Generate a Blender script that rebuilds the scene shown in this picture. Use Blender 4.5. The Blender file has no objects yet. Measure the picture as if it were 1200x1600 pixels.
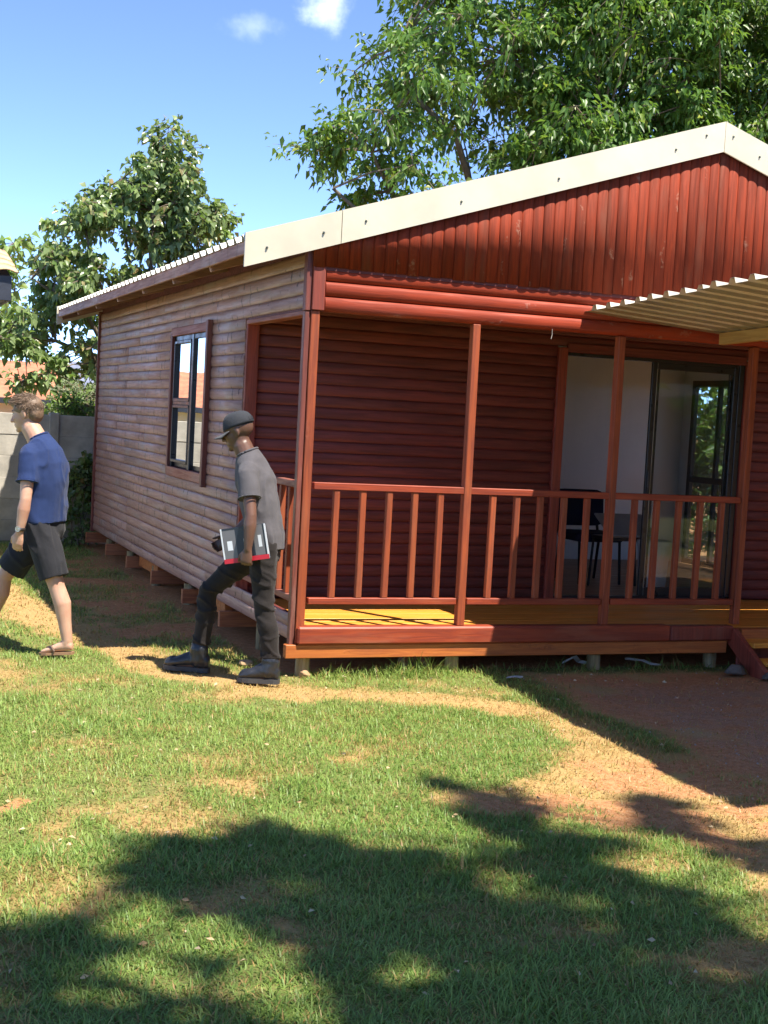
import bpy, bmesh, math, random
import numpy as np
from mathutils import Vector, Matrix
random.seed(7)
C = bpy.context.scene.collection
SC = bpy.context.scene

# ------------------------------------------------------------------ camera, sky, sun, exposure
def set_camera():
    loc = Vector((-2.836, -8.785, 1.743)); yaw, pitch, roll = .374, -.067, .054
    f = Vector((math.sin(yaw)*math.cos(pitch), math.cos(yaw)*math.cos(pitch), math.sin(pitch)))
    r = Vector((math.cos(yaw), -math.sin(yaw), 0)); u = r.cross(f)
    c, s = math.cos(roll), math.sin(roll)
    r2 = c*r + s*u; u2 = -s*r + c*u
    cam = bpy.data.cameras.new('camera'); o = bpy.data.objects.new('camera', cam); C.objects.link(o)
    cam.sensor_fit = 'HORIZONTAL'; cam.sensor_width = 36; cam.lens = 36*2162.34/1200
    cam.clip_start = .05; cam.clip_end = 3000
    m = Matrix((r2, u2, -f)).transposed().to_4x4(); m.translation = loc; o.matrix_world = m
    SC.camera = o
set_camera()
TO_SUN = Vector((.242, -.46, 1)).normalized()
SUN_EL = math.asin(TO_SUN.z); SUN_AZ = math.atan2(TO_SUN.x, TO_SUN.y)
def set_light():
    w = bpy.data.worlds.new('World'); SC.world = w; w.use_nodes = True
    nt = w.node_tree; nt.nodes.clear(); N = nt.nodes.new; L = nt.links.new
    sky = N('ShaderNodeTexSky'); sky.sky_type = 'NISHITA'; sky.sun_disc = False
    sky.sun_elevation = SUN_EL; sky.sun_rotation = SUN_AZ; sky.altitude = 1400; sky.air_density = .28; sky.dust_density = 0; sky.ozone_density = 2.4
    bg = N('ShaderNodeBackground'); bg.inputs['Strength'].default_value = .15
    out = N('ShaderNodeOutputWorld')
    # thin fair-weather wisps: noise on the view direction, sparse over the whole sky
    tc = N('ShaderNodeTexCoord')
    def wisp(d, rad, seed, sx, strength):
        sub = N('ShaderNodeVectorMath'); sub.operation = 'SUBTRACT'; sub.inputs[1].default_value = d; L(tc.outputs['Generated'], sub.inputs[0])
        mp = N('ShaderNodeMapping'); mp.inputs['Scale'].default_value = sx; L(sub.outputs[0], mp.inputs[0])
        ln = N('ShaderNodeVectorMath'); ln.operation = 'LENGTH'; L(mp.outputs[0], ln.inputs[0])
        nz = N('ShaderNodeTexNoise'); nz.inputs['Scale'].default_value = 46; nz.inputs['Detail'].default_value = 7; nz.inputs['Roughness'].default_value = .55
        off = N('ShaderNodeVectorMath'); off.operation = 'ADD'; off.inputs[1].default_value = (seed, seed*.7, 0); L(tc.outputs['Generated'], off.inputs[0]); L(off.outputs[0], nz.inputs['Vector'])
        m1 = N('ShaderNodeMath'); m1.operation = 'MULTIPLY_ADD'; L(ln.outputs['Value'], m1.inputs[0]); m1.inputs[1].default_value = -1/rad; m0 = N('ShaderNodeMath'); m0.operation = 'MULTIPLY_ADD'; L(nz.outputs['Fac'], m0.inputs[0]); m0.inputs[1].default_value = 2.0; m0.inputs[2].default_value = -.55; L(m0.outputs[0], m1.inputs[2])
        mr = N('ShaderNodeMapRange'); mr.interpolation_type = 'SMOOTHSTEP'; mr.inputs['From Min'].default_value = -.35; mr.inputs['From Max'].default_value = .95; mr.inputs['To Max'].default_value = strength
        L(m1.outputs[0], mr.inputs['Value']); return mr.outputs[0]
    a = wisp(CLOUD_A, .030, 3.1, (1, 1, 1.2), .42); b = wisp(CLOUD_B, .024, 9.7, (.75, .75, 1.9), .14)
    mx = N('ShaderNodeMath'); mx.operation = 'MAXIMUM'; L(a, mx.inputs[0]); L(b, mx.inputs[1])
    mix = N('ShaderNodeMix'); mix.data_type = 'RGBA'; L(mx.outputs[0], mix.inputs['Factor']); L(sky.outputs[0], mix.inputs['A']); mix.inputs['B'].default_value = (5.5, 5.8, 6.4, 1)
    L(mix.outputs['Result'], bg.inputs['Color']); L(bg.outputs[0], out.inputs['Surface'])
    sd = bpy.data.lights.new('sun', 'SUN'); sd.energy = 2.65; sd.angle = math.radians(.55); sd.color = (1, .93, .82)
    so = bpy.data.objects.new('sun', sd); C.objects.link(so); so.rotation_euler = (-TO_SUN).to_track_quat('-Z', 'Y').to_euler(); so.location = (0, 0, 30)
    vs = SC.view_settings; vs.view_transform = 'Standard'; vs.look = 'None'; vs.gamma = 1; vs.exposure = 2.03; vs.use_curve_mapping = False
CLOUD_A = (.2965, .9143, .2758); CLOUD_B = (.2561, .931, .26)
set_light()

# ------------------------------------------------------------------ helpers
def link(o, parent=None, label=None, cat=None, group=None, kind=None):
    C.objects.link(o)
    if parent: o.parent = parent
    if label: o['label'] = label
    if cat: o['category'] = cat
    if group: o['group'] = group
    if kind: o['kind'] = kind
    return o
def empty(name, loc, label=None, cat=None, group=None, kind=None):
    o = bpy.data.objects.new(name, None); o.location = loc; o.empty_display_size = .1
    return link(o, None, label, cat, group, kind)
def obj(name, me, mat=None, parent=None, loc=None, rot=None, scale=None, smooth=False, **kw):
    """one mesh object; coordinates are world ones even under a parent"""
    if isinstance(me, bmesh.types.BMesh):
        m = bpy.data.meshes.new(name); me.to_mesh(m); me.free(); me = m
    if mat is not None and not me.materials: me.materials.append(mat)
    if smooth: me.polygons.foreach_set('use_smooth', [True]*len(me.polygons))
    o = bpy.data.objects.new(name, me)
    link(o, parent, **kw)
    M = Matrix.LocRotScale(Vector(loc or (0, 0, 0)), (rot if rot is not None else Matrix.Identity(3)) if not isinstance(rot, tuple) else Matrix.Rotation(rot[2], 3, 'Z') @ Matrix.Rotation(rot[1], 3, 'Y') @ Matrix.Rotation(rot[0], 3, 'X'), Vector(scale or (1, 1, 1)))
    if parent:
        pw = parent['_w'] if False else world_of(parent)
        o.matrix_parent_inverse = pw.inverted()
    o.matrix_basis = M
    return o
def world_of(o):
    M = o.matrix_parent_inverse @ o.matrix_basis if o.parent else o.matrix_basis
    return world_of(o.parent) @ M if o.parent else M
def pydata(name, v, f):
    m = bpy.data.meshes.new(name); m.from_pydata([tuple(x) for x in v], [], f); m.update(); return m
_boxes = {}
def cbox(dx, dy, dz, c=.004, mat=None):
    """chamfered box centred on the origin, shared between equal sizes"""
    k = (round(dx, 4), round(dy, 4), round(dz, 4), c, mat.name if mat else '')
    if k in _boxes: return _boxes[k]
    bm = bmesh.new(); bmesh.ops.create_cube(bm, size=1)
    for v in bm.verts: v.co = Vector((v.co.x*dx, v.co.y*dy, v.co.z*dz))
    c = min(c, dx*.3, dy*.3, dz*.3)
    if c > 0: bmesh.ops.bevel(bm, geom=bm.edges[:], offset=c, segments=1, affect='EDGES')
    m = bpy.data.meshes.new('box'); bm.to_mesh(m); bm.free()
    if mat: m.materials.append(mat)
    _boxes[k] = m; return m
def bx(name, lo, hi, mat, parent=None, c=.004, jit=0, **kw):
    d = [hi[i]-lo[i] for i in range(3)]; ctr = [(hi[i]+lo[i])/2 for i in range(3)]
    rot = None
    if jit: rot = tuple(random.uniform(-jit, jit) for _ in range(3))
    return obj(name, cbox(*d, c, mat), None, parent, ctr, rot, **kw)
def bar(name, a, b, w, h, mat, parent=None, up=(0, 0, 1), c=.004, **kw):
    """rectangular bar from a to b: w across, h along up"""
    a, b = Vector(a), Vector(b); y = (b-a).normalized(); x = y.cross(Vector(up)).normalized(); z = x.cross(y)
    return obj(name, cbox(w, (b-a).length, h, c, mat), None, parent, (a+b)/2, Matrix((x, y, z)).transposed(), **kw)
def tube_bm(pts, rads, n=10, bm=None, cap=True, jitter=0):
    bm = bm or bmesh.new(); rings = []
    pts = [Vector(p) for p in pts]; ref = Vector((0, 0, 1))
    px = None
    for i, p in enumerate(pts):
        t = (pts[min(i+1, len(pts)-1)]-pts[max(i-1, 0)]).normalized()
        if px is None: px = t.orthogonal().normalized()
        px = (px - t*px.dot(t)).normalized(); py = t.cross(px)
        r = rads[i] if hasattr(rads, '__len__') else rads
        ra, rb = r if hasattr(r, '__len__') else (r, r)
        rings.append([bm.verts.new(p + px*math.cos(a)*ra*(1+random.uniform(-jitter, jitter)) + py*math.sin(a)*rb*(1+random.uniform(-jitter, jitter))) for a in [2*math.pi*k/n for k in range(n)]])
    for A, B in zip(rings, rings[1:]):
        for k in range(n): bm.faces.new((A[k], A[(k+1) % n], B[(k+1) % n], B[k]))
    if cap: bm.faces.new(rings[0][::-1]); bm.faces.new(rings[-1])
    return bm
def copy_tree(o, parent=None):
    c = o.copy(); C.objects.link(c); c.parent = parent
    if parent: c.matrix_parent_inverse = o.matrix_parent_inverse.copy()
    for ch in list(o.children): copy_tree(ch, c)
    return c

# ------------------------------------------------------------------ materials
class NT:
    def __init__(s, name):
        s.m = bpy.data.materials.new(name); s.m.use_nodes = True; s.t = s.m.node_tree; s.t.nodes.clear()
        s.out = s.n('ShaderNodeOutputMaterial')
    def n(s, t, **kw):
        x = s.t.nodes.new(t)
        for k, v in kw.items(): setattr(x, k, v)
        return x
    def set(s, sock, v):
        if hasattr(v, 'is_linked') or isinstance(v, bpy.types.NodeSocket): s.t.links.new(v, sock)
        else:
            if hasattr(v, '__len__') and len(v) == 3 and sock.type == 'RGBA': v = (*v, 1)
            sock.default_value = v
    def math(s, op, a, b=None, c=None, clamp=False):
        x = s.n('ShaderNodeMath', operation=op); x.use_clamp = clamp
        for i, v in enumerate((a, b, c)):
            if v is not None: s.set(x.inputs[i], v)
        return x.outputs[0]
    def mix(s, f, a, b, mode='MIX'):
        x = s.n('ShaderNodeMix', data_type='RGBA', blend_type=mode); s.set(x.inputs['Factor'], f); s.set(x.inputs['A'], a); s.set(x.inputs['B'], b); return x.outputs['Result']
    def noise(s, vec, scale, detail=4, rough=.55, out='Fac', dist=0):
        x = s.n('ShaderNodeTexNoise'); s.set(x.inputs['Vector'], vec); x.inputs['Scale'].default_value = scale; x.inputs['Detail'].default_value = detail; x.inputs['Roughness'].default_value = rough; x.inputs['Distortion'].default_value = dist
        return x.outputs[out]
    def vor(s, vec, scale, feature='F1', out='Distance'):
        x = s.n('ShaderNodeTexVoronoi', feature=feature); s.set(x.inputs['Vector'], vec); x.inputs['Scale'].default_value = scale; return x.outputs[out]
    def rng(s, v, a, b, c=0., d=1., smooth=True):
        x = s.n('ShaderNodeMapRange'); x.interpolation_type = 'SMOOTHSTEP' if smooth else 'LINEAR'
        s.set(x.inputs['Value'], v)
        for k, q in zip(('From Min', 'From Max', 'To Min', 'To Max'), (a, b, c, d)): x.inputs[k].default_value = q
        return x.outputs[0]
    def pos(s, scale=(1, 1, 1), rnd=True):
        g = s.n('ShaderNodeNewGeometry'); v = g.outputs['Position']
        if rnd:
            oi = s.n('ShaderNodeObjectInfo'); a = s.n('ShaderNodeVectorMath', operation='MULTIPLY_ADD')
            s.set(a.inputs[0], oi.outputs['Random']); a.inputs[1].default_value = (91.3, 57.1, 73.7); s.set(a.inputs[2], v); v = a.outputs[0]; s.rand = oi.outputs['Random']
        mp = s.n('ShaderNodeMapping'); s.set(mp.inputs['Vector'], v); mp.inputs['Scale'].default_value = scale
        return mp.outputs[0]
    def bump(s, h, strength=.3, dist=.01):
        x = s.n('ShaderNodeBump'); s.set(x.inputs['Height'], h); x.inputs['Strength'].default_value = strength; x.inputs['Distance'].default_value = dist; return x.outputs[0]
    def pbr(s, col, rough=.6, normal=None, metal=0., spec=.5, **kw):
        p = s.n('ShaderNodeBsdfPrincipled'); s.set(p.inputs['Base Color'], col); s.set(p.inputs['Roughness'], rough); s.set(p.inputs['Metallic'], metal); s.set(p.inputs['Specular IOR Level'], spec)
        if normal is not None: s.set(p.inputs['Normal'], normal)
        for k, v in kw.items(): s.set(p.inputs[k.replace('_', ' ')], v)
        s.t.links.new(p.outputs[0], s.out.inputs['Surface']); s.p = p; return s.m
def wood(name, c1, c2, axis='x', rough=.5, worn=None, wornamt=.5, knots=0., knotcol=(.5, .4, .33), cracks=0., vary=.35, spec=.5):
    s = NT(name); i = 'xyz'.index(axis)
    g = [28, 28, 28]; g[i] = 1.6
    v = s.pos(g); gr = s.noise(v, 1.6, 5, .6, dist=.6)
    col = s.mix(s.rng(gr, .38, .62), c1, c2)
    big = [2.2, 2.2, 2.2]; big[i] = .7
    bn = s.noise(s.pos(big), 1.5, 3)
    val = s.math('ADD', s.math('MULTIPLY', s.rand, vary), s.math('MULTIPLY', bn, .8))
    hs = s.n('ShaderNodeHueSaturation'); s.set(hs.inputs['Value'], s.math('ADD', val, .6-vary/2)); s.set(hs.inputs['Color'], col); col = hs.outputs[0]
    if worn:
        wsc = [5, 5, 5]; wsc[i] = 1.2
        wn = s.noise(s.pos(wsc), 1.3, 5, .6)
        col = s.mix(s.rng(wn, .5, .72, 0, wornamt), col, worn)
    h = gr
    if knots:
        ks = [11, 11, 11]; ks[i] = 2.6
        kv = s.n('ShaderNodeVectorMath', operation='ADD'); s.set(kv.inputs[0], s.pos(ks)); s.set(kv.inputs[1], s.noise(s.pos((9, 9, 9)), 2, 2, out='Color'))
        kd = s.vor(kv.outputs[0], .8)
        km = s.rng(kd, .06, .2, 1, 0)
        kg = s.noise(s.pos((40, 40, 40)), 1.5, 3)
        col = s.mix(s.math('MULTIPLY', s.math('MULTIPLY', km, knots), s.rng(kg, .35, .6)), col, knotcol)
        h = s.math('ADD', gr, s.math('MULTIPLY', km, .6))
    if cracks:
        sx = s.n('ShaderNodeSeparateXYZ'); s.set(sx.inputs[0], s.pos((1, 1, 1)))
        w = s.math('ADD', s.math('MULTIPLY', sx.outputs[i], 5.0), s.math('MULTIPLY', s.noise(s.pos((22, 22, 22)), 1, 2), .42))
        cvn = s.n('ShaderNodeTexVoronoi', voronoi_dimensions='1D', feature='DISTANCE_TO_EDGE'); s.set(cvn.inputs['W'], w); cvn.inputs['Scale'].default_value = 1.0; ce = cvn.outputs['Distance']
        pm = s.noise(s.pos([(2.2 if k == i else 9) for k in range(3)]), 1, 2)
        cm = s.math('MULTIPLY', s.rng(ce, .01, .08, 1, 0), s.rng(pm, .5, .58))
        col = s.mix(s.math('MULTIPLY', cm, cracks), col, (.035, .018, .014))
        h = s.math('SUBTRACT', h, s.math('MULTIPLY', cm, 1.2))
    return s.pbr(col, s.rng(gr, .2, .8, rough-.08, rough+.15), s.bump(h, .35, .006), spec=spec)
def plain(name, col, rough=.6, metal=0., var=.18, scale=6, bump=.15, spec=.5, bscale=60, **kw):
    s = NT(name); n = s.noise(s.pos((1, 1, 1)), scale, 5, .6)
    hs = s.n('ShaderNodeHueSaturation'); s.set(hs.inputs['Value'], s.rng(n, .25, .75, 1-var, 1+var)); s.set(hs.inputs['Color'], col)
    b = s.noise(s.pos((1, 1, 1)), bscale, 3)
    return s.pbr(hs.outputs[0], s.rng(n, .3, .7, rough-.06, rough+.08), s.bump(b, bump, .004), metal, spec, **kw)
def leafmat(name, c1, c2, c3, trans=.45, rough=.42):
    s = NT(name); g = s.n('ShaderNodeNewGeometry'); r = g.outputs['Random Per Island']
    col = s.mix(s.rng(r, 0, .7, smooth=False), c1, c2); col = s.mix(s.rng(r, .93, 1, smooth=False), col, c3)
    n = s.noise(s.pos((1, 1, 1), False), .9, 3); hs = s.n('ShaderNodeHueSaturation'); s.set(hs.inputs['Value'], s.rng(n, .3, .7, .7, 1.3)); s.set(hs.inputs['Color'], col); col = hs.outputs[0]
    p = s.n('ShaderNodeBsdfPrincipled'); s.set(p.inputs['Base Color'], col); p.inputs['Roughness'].default_value = rough; p.inputs['Specular IOR Level'].default_value = .5
    t = s.n('ShaderNodeBsdfTranslucent'); s.set(t.inputs['Color'], s.mix(.55, col, (.22, .36, .03)))
    m = s.n('ShaderNodeMixShader'); m.inputs[0].default_value = trans; s.set(m.inputs[1], p.outputs[0]); s.set(m.inputs[2], t.outputs[0])
    s.t.links.new(m.outputs[0], s.out.inputs['Surface']); return s.m
def glass(name, refl=.1, tint=(.8, .86, .88)):
    """window glass: sharp mirror reflection that rises towards grazing angles, tinted see-through"""
    s = NT(name); g = s.n('ShaderNodeBsdfGlossy'); g.inputs['Roughness'].default_value = .01; g.inputs['Color'].default_value = (.95, .97, 1, 1)
    t = s.n('ShaderNodeBsdfTransparent'); t.inputs['Color'].default_value = (*tint, 1)
    wob = s.bump(s.noise(s.pos((1, 1, 1)), 2.2, 1), .05, .02); s.set(g.inputs['Normal'], wob)
    lw = s.n('ShaderNodeFresnel'); lw.inputs['IOR'].default_value = 1.52
    f = s.math('ADD', s.math('MULTIPLY', lw.outputs[0], 1.35 if refl else .3), refl, clamp=True)
    m = s.n('ShaderNodeMixShader'); s.set(m.inputs[0], f); s.set(m.inputs[1], t.outputs[0]); s.set(m.inputs[2], g.outputs[0])
    s.t.links.new(m.outputs[0], s.out.inputs['Surface']); return s.m
M = {}
RED1, RED2 = (.36, .062, .026), (.24, .044, .024)
M['gable'] = wood('gable_stained_wood', (.25, .038, .014), (.17, .029, .013), 'z', .7, (.19, .062, .036), .7, .6, (.38, .22, .15), vary=.30, spec=.18)
M['header'] = wood('header_stained_wood', (.34, .046, .016), (.25, .036, .015), 'x', .58, (.30, .075, .05), .5, .3, (.5, .33, .25), vary=.2, spec=.22)
M['side'] = wood('weathered_side_wood', (.42, .235, .19), (.33, .175, .145), 'y', .40, (.38, .30, .285), .8, .3, (.25, .12, .08), cracks=.85, vary=.22)
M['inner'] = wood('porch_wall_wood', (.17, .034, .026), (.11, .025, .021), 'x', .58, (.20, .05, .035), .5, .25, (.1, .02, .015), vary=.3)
M['trim_z'] = wood('trim_wood_upright', (.27, .05, .028), (.18, .036, .022), 'z', .5, (.34, .13, .08), .5, vary=.2)
M['trim_y'] = wood('trim_wood_side', (.32, .11, .075), (.24, .075, .05), 'y', .5, (.4, .24, .19), .6, vary=.2, spec=.35)
M['trim_side_z'] = wood('trim_wood_side_upright', (.22, .06, .042), (.14, .04, .03), 'z', .45, (.36, .2, .16), .5, vary=.2)
M['post'] = wood('post_wood', (.33, .070, .021), (.22, .044, .016), 'z', .58, (.32, .11, .048), .45, .4, (.25, .07, .04), vary=.2)
M['rail_x'] = wood('rail_wood', (.33, .054, .019), (.23, .036, .015), 'x', .52, (.36, .12, .06), .5, vary=.2)
M['deck'] = wood('deck_varnished_wood', (.78, .34, .045), (.66, .25, .03), 'x', .42, (.8, .42, .09), .4, .3, (.4, .12, .02), vary=.14)
M['bearer_x'] = wood('bearer_wood', (.50, .155, .035), (.37, .10, .024), 'x', .5, (.28, .09, .035), .6, .5, (.2, .05, .02), vary=.15)
M['joist_x'] = wood('joist_wood', (.48, .16, .055), (.32, .095, .04), 'x', .55, (.5, .22, .1), .5, .4, (.15, .05, .03), vary=.35)
M['pole'] = wood('treated_pole_wood', (.33, .24, .11), (.21, .15, .07), 'z', .7, (.5, .46, .34), .5, vary=.3)
M['fascia'] = wood('fascia_wood', (.40, .19, .13), (.28, .12, .09), 'y', .55, (.46, .3, .24), .6, cracks=.5, vary=.2)
M['rafter'] = wood('rafter_wood', (.36, .2, .15), (.28, .14, .11), 'x', .6, (.4, .3, .26), .5)
M['raw_pine'] = wood('raw_pine', (.62, .38, .13), (.5, .28, .08), 'y', .6, (.66, .46, .22), .4, .4, (.3, .12, .04), vary=.1)
M['cream'] = plain('cream_sheet_metal', (.64, .585, .45), .45, 0, .10, 2.2, .06, bscale=25)
M['zinc'] = plain('galvanised_sheet', (.46, .42, .35), .38, .35, .12, 4, .08)
M['roof_zinc'] = plain('roof_sheet_paint', (.70, .67, .62), .4, .15, .12, 4, .08)
M['black_alu'] = plain('bronze_black_aluminium', (.03, .03, .034), .32, .25, .1, 9, .03)
M['white_wall'] = plain('white_painted_board', (.80, .79, .76), .7, 0, .05, 2, .08)
M['room_floor'] = wood('room_floor_wood', (.30, .16, .08), (.22, .11, .055), 'x', .4, vary=.2)
M['glass'] = glass('window_glass', .5, (.55, .58, .6)); M['door_glass'] = glass('door_glass', .0, (.9, .92, .92))
M['screw'] = plain('screw_head', (.10, .12, .10), .45, .6)
M['concrete'] = plain('precast_concrete', (.46, .43, .37), .85, 0, .28, 3.2, .5, .2, 45)
M['plaster'] = plain('painted_plaster', (.72, .66, .56), .8, 0, .1, 2, .2)
M['terracotta'] = plain('terracotta_roof', (.52, .19, .10), .65, 0, .25, 5, .3)
M['clay_tile'] = plain('clay_tile', (.62, .38, .22), .7, 0, .3, 7, .3)
M['dark_paint'] = plain('dark_blue_grey_paint', (.035, .04, .055), .5)
M['slate'] = plain('grey_blue_roof', (.20, .22, .30), .6)
M['bark'] = plain('bark', (.16, .125, .09), .9, 0, .35, 8, .9, .2, 30)
M['leaf_pear'] = leafmat('broad_leaf', (.12, .20, .06), (.30, .39, .16), (.5, .34, .16), .42, .30)
M['leaf_big'] = leafmat('narrow_leaf', (.055, .125, .022), (.12, .23, .04), (.34, .36, .06), .45, .4)
M['leaf_shade'] = leafmat('shade_leaf', (.05, .10, .02), (.09, .16, .03), (.3, .3, .05), .3, .5)
M['leaf_grey'] = leafmat('grey_shrub_leaf', (.20, .26, .14), (.36, .42, .26), (.45, .42, .3), .35, .6)
M['leaf_pale'] = leafmat('pale_leaf', (.12, .20, .05), (.22, .33, .09), (.4, .4, .1), .45, .5)

# ------------------------------------------------------------------ value noise for the ground
_rs = np.random.RandomState(11); _lat = _rs.rand(256, 256)
def vnoise(x, y):
    xi = np.floor(x).astype(int); yi = np.floor(y).astype(int); fx = x-xi; fy = y-yi
    fx = fx*fx*(3-2*fx); fy = fy*fy*(3-2*fy); g = lambda a, b: _lat[a % 256, b % 256]
    return (g(xi, yi)*(1-fx)+g(xi+1, yi)*fx)*(1-fy)+(g(xi, yi+1)*(1-fx)+g(xi+1, yi+1)*fx)*fy
def fbm(x, y, o=4):
    s = 0; a = .5; t = 0
    for k in range(o): s = s+a*vnoise(x*2**k+17.3*k, y*2**k+5.1*k); t += a; a *= .5
    return s/t
def sstep(a, b, x): t = np.clip((x-a)/(b-a), 0, 1); return t*t*(3-2*t)
def seg_dist(x, y, pts):
    d = np.full(np.shape(x), 1e9)
    for (ax, ay), (bx_, by) in zip(pts, pts[1:]):
        vx, vy = bx_-ax, by-ay; t = np.clip(((x-ax)*vx+(y-ay)*vy)/(vx*vx+vy*vy), 0, 1)
        d = np.minimum(d, np.hypot(x-ax-t*vx, y-ay-t*vy))
    return d
PATH = [(-1.75, 6), (-1.35, 3.2), (-.95, .75), (-.55, -.1), (-.1, -.6), (.8, -.78), (1.25, -1.3), (1.25, -2.4), (.95, -3.3), (.8, -3.9), (.7, -5.5)]
PATCH = [(.72, -3.05, .42, .9), (.35, -2.95, .2, .55), (1.0, -3.75, .35, .8), (-1.87, -1.68, .16, .5), (-1.1, -2.15, .22, .5), (-1.6, -2.9, .3, .55), (-2.14, -3.8, .28, .6), (-1.5, -4.0, .18, .7), (-1.3, -4.37, .12, .7), (-.47, -4.0, .12, .4), (-2.15, -2.65, .10, 1.1), (-1.45, -3.2, .16, .4), (-.4, -2.9, .14, .35), (-1.15, -1.45, .2, .25), (-.1, -1.9, .25, .25), (.2, -3.9, .15, .5), (.5, -4.9, .3, .4), (-2.6, -2.2, .3, .45), (-.75, -2.35, .16, .4)]
def fields(x, y):
    """0..1 dryness (straw instead of green) and 0..1 bareness (red soil showing)"""
    n1 = fbm(x*1.6+3, y*1.6+8); n2 = fbm(x*5+40, y*5+2, 3); n3 = fbm(x*.5+9, y*.5+30, 3)
    d = seg_dist(x+(n1-.5)*.5, y+(n2-.5)*.3, PATH)
    dry = .78*(1-sstep(.06, .34, d)) + .5*sstep(.56, .78, n1) + .25*sstep(.5, .8, n2) + .15*sstep(.5, .7, n3)
    bare = .30*(1-sstep(.05, .40, d))*sstep(.38, .65, n2)
    for px, py, r, a in PATCH:
        q = np.hypot((x-px)*.85+(n1-.5)*.75+(n2-.5)*.3, y-py+(n2-.5)*.55); m = 1-sstep(r*.5, r*1.35, q)
        dry = dry+a*m*.75; bare = np.maximum(bare, (.85 if px > .25 or a > 1 else .5)*a*m*sstep(.40, .66, n2+.1*a))
    # trampled soil beside the long wall, under the floor and below the carport
    side = sstep(-1.1, -.6, x+(n1-.5)*.6)*sstep(.2, 1.1, y-.2*n2)*(1-sstep(6, 8, y))
    under = sstep(-.12, .05, x)*sstep(.05, .3, y)
    port = sstep(1.45, 1.9, x+(n1-.5)*.5)*(1-sstep(-.35, .1, y))*sstep(-6, -4.5, y)
    soil_r = sstep(.45, .8, x+(n1-.5)*.3)*(1-sstep(-2.6, -2.2, y+(n2-.5)*.4))*sstep(-4.6, -3.6, y)
    dry = np.clip(dry+.75*side*n1*1.1+under+port*.9+soil_r*.6, 0, 1)
    bare = np.clip(np.maximum.reduce([bare, .8*side*sstep(.44, .66, n1), under, .62*port*sstep(.3, .6, n1+.15), .75*soil_r*sstep(.3, .55, n2)]), 0, 1)
    return dry, bare
def gz(x, y):
    h = (fbm(x*1.3, y*1.3, 3)-.5)*.05 + (fbm(x*5+7, y*5, 3)-.5)*.022
    h = h*(.35+.65*(1-sstep(-.4, .3, y)*sstep(-.4, .2, x)))
    for px, py, r, a in PATCH: h = h-.02*a*np.exp(-((x-px)**2+(y-py)**2)/(r*r))
    return h - .02
def axis_grid(lo, hi, step, far):
    a = list(np.arange(lo, hi+1e-6, step)); s = step; x = hi
    while x < far: s *= 1.35; x += s; a.append(x)
    s = step; x = lo; b = []
    while x > -far: s *= 1.35; x -= s; b.append(x)
    return np.array(b[::-1]+a)
def build_ground():
    gx = axis_grid(-4, 5, .045, 900); gy = axis_grid(-6.2, 9, .045, 900)
    X, Y = np.meshgrid(gx, gy); nx, ny = len(gx), len(gy)
    Z = gz(X, Y)
    v = np.stack([X.ravel(), Y.ravel(), Z.ravel()], 1)
    i = np.arange(nx*ny).reshape(ny, nx); q = np.stack([i[:-1, :-1], i[:-1, 1:], i[1:, 1:], i[1:, :-1]], -1).reshape(-1, 4)
    me = bpy.data.meshes.new('ground'); me.vertices.add(len(v)); me.vertices.foreach_set('co', v.ravel().astype(np.float32))
    me.loops.add(q.size); me.loops.foreach_set('vertex_index', q.ravel().astype(np.int32)); me.polygons.add(len(q)); me.polygons.foreach_set('loop_start', np.arange(0, q.size, 4, dtype=np.int32))
    me.update(calc_edges=True); me.polygons.foreach_set('use_smooth', np.ones(len(q), bool))
    dry, bare = fields(X.ravel(), Y.ravel())
    at = me.attributes.new('soil', 'FLOAT_COLOR', 'POINT'); a = np.zeros((len(v), 4), np.float32); a[:, 0] = dry; a[:, 1] = bare; a[:, 2] = sstep(1.5, 2.2, X.ravel())*(1-sstep(-.9, -.3, Y.ravel()))*sstep(-4.4, -2.6, Y.ravel()); a[:, 3] = 1
    at.data.foreach_set('color', a.ravel())
    s = NT('lawn_soil'); an = s.n('ShaderNodeAttribute', attribute_name='soil'); sp = s.n('ShaderNodeSeparateColor'); s.set(sp.inputs[0], an.outputs['Color'])
    p = s.pos((1, 1, 1), False); n1 = s.noise(p, 28, 6, .65); n2 = s.noise(p, 140, 4, .6); n3 = s.noise(p, 5, 4)
    thatch = s.mix(n2, (.11, .13, .035), (.26, .26, .09)); straw = s.mix(n2, (.34, .22, .085), (.55, .38, .16))
    soil = s.mix(s.rng(n1, .3, .7), (.36, .155, .06), (.56, .27, .12)); soil = s.mix(s.rng(n2, .5, .68, 0, .7), soil, (.55, .42, .26))
    grit = s.mix(s.rng(n2, .35, .65), (.17, .13, .095), (.42, .38, .33))
    c = s.mix(s.rng(s.math('ADD', sp.outputs[0], s.math('MULTIPLY_ADD', n1, .5, -.25)), .15, .75), thatch, straw)
    c = s.mix(s.rng(s.math('ADD', sp.outputs[1], s.math('MULTIPLY_ADD', n1, .7, -.35)), .2, .6), c, soil)
    c = s.mix(s.math('MULTIPLY', sp.outputs[2], s.rng(n3, .3, .6, .1, .45)), c, grit)
    s.pbr(c, .95, s.bump(s.math('ADD', n1, s.math('MULTIPLY', n2, .6)), .8, .02), spec=.15)
    return obj('ground', me, s.m, kind='structure')
build_ground()

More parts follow.
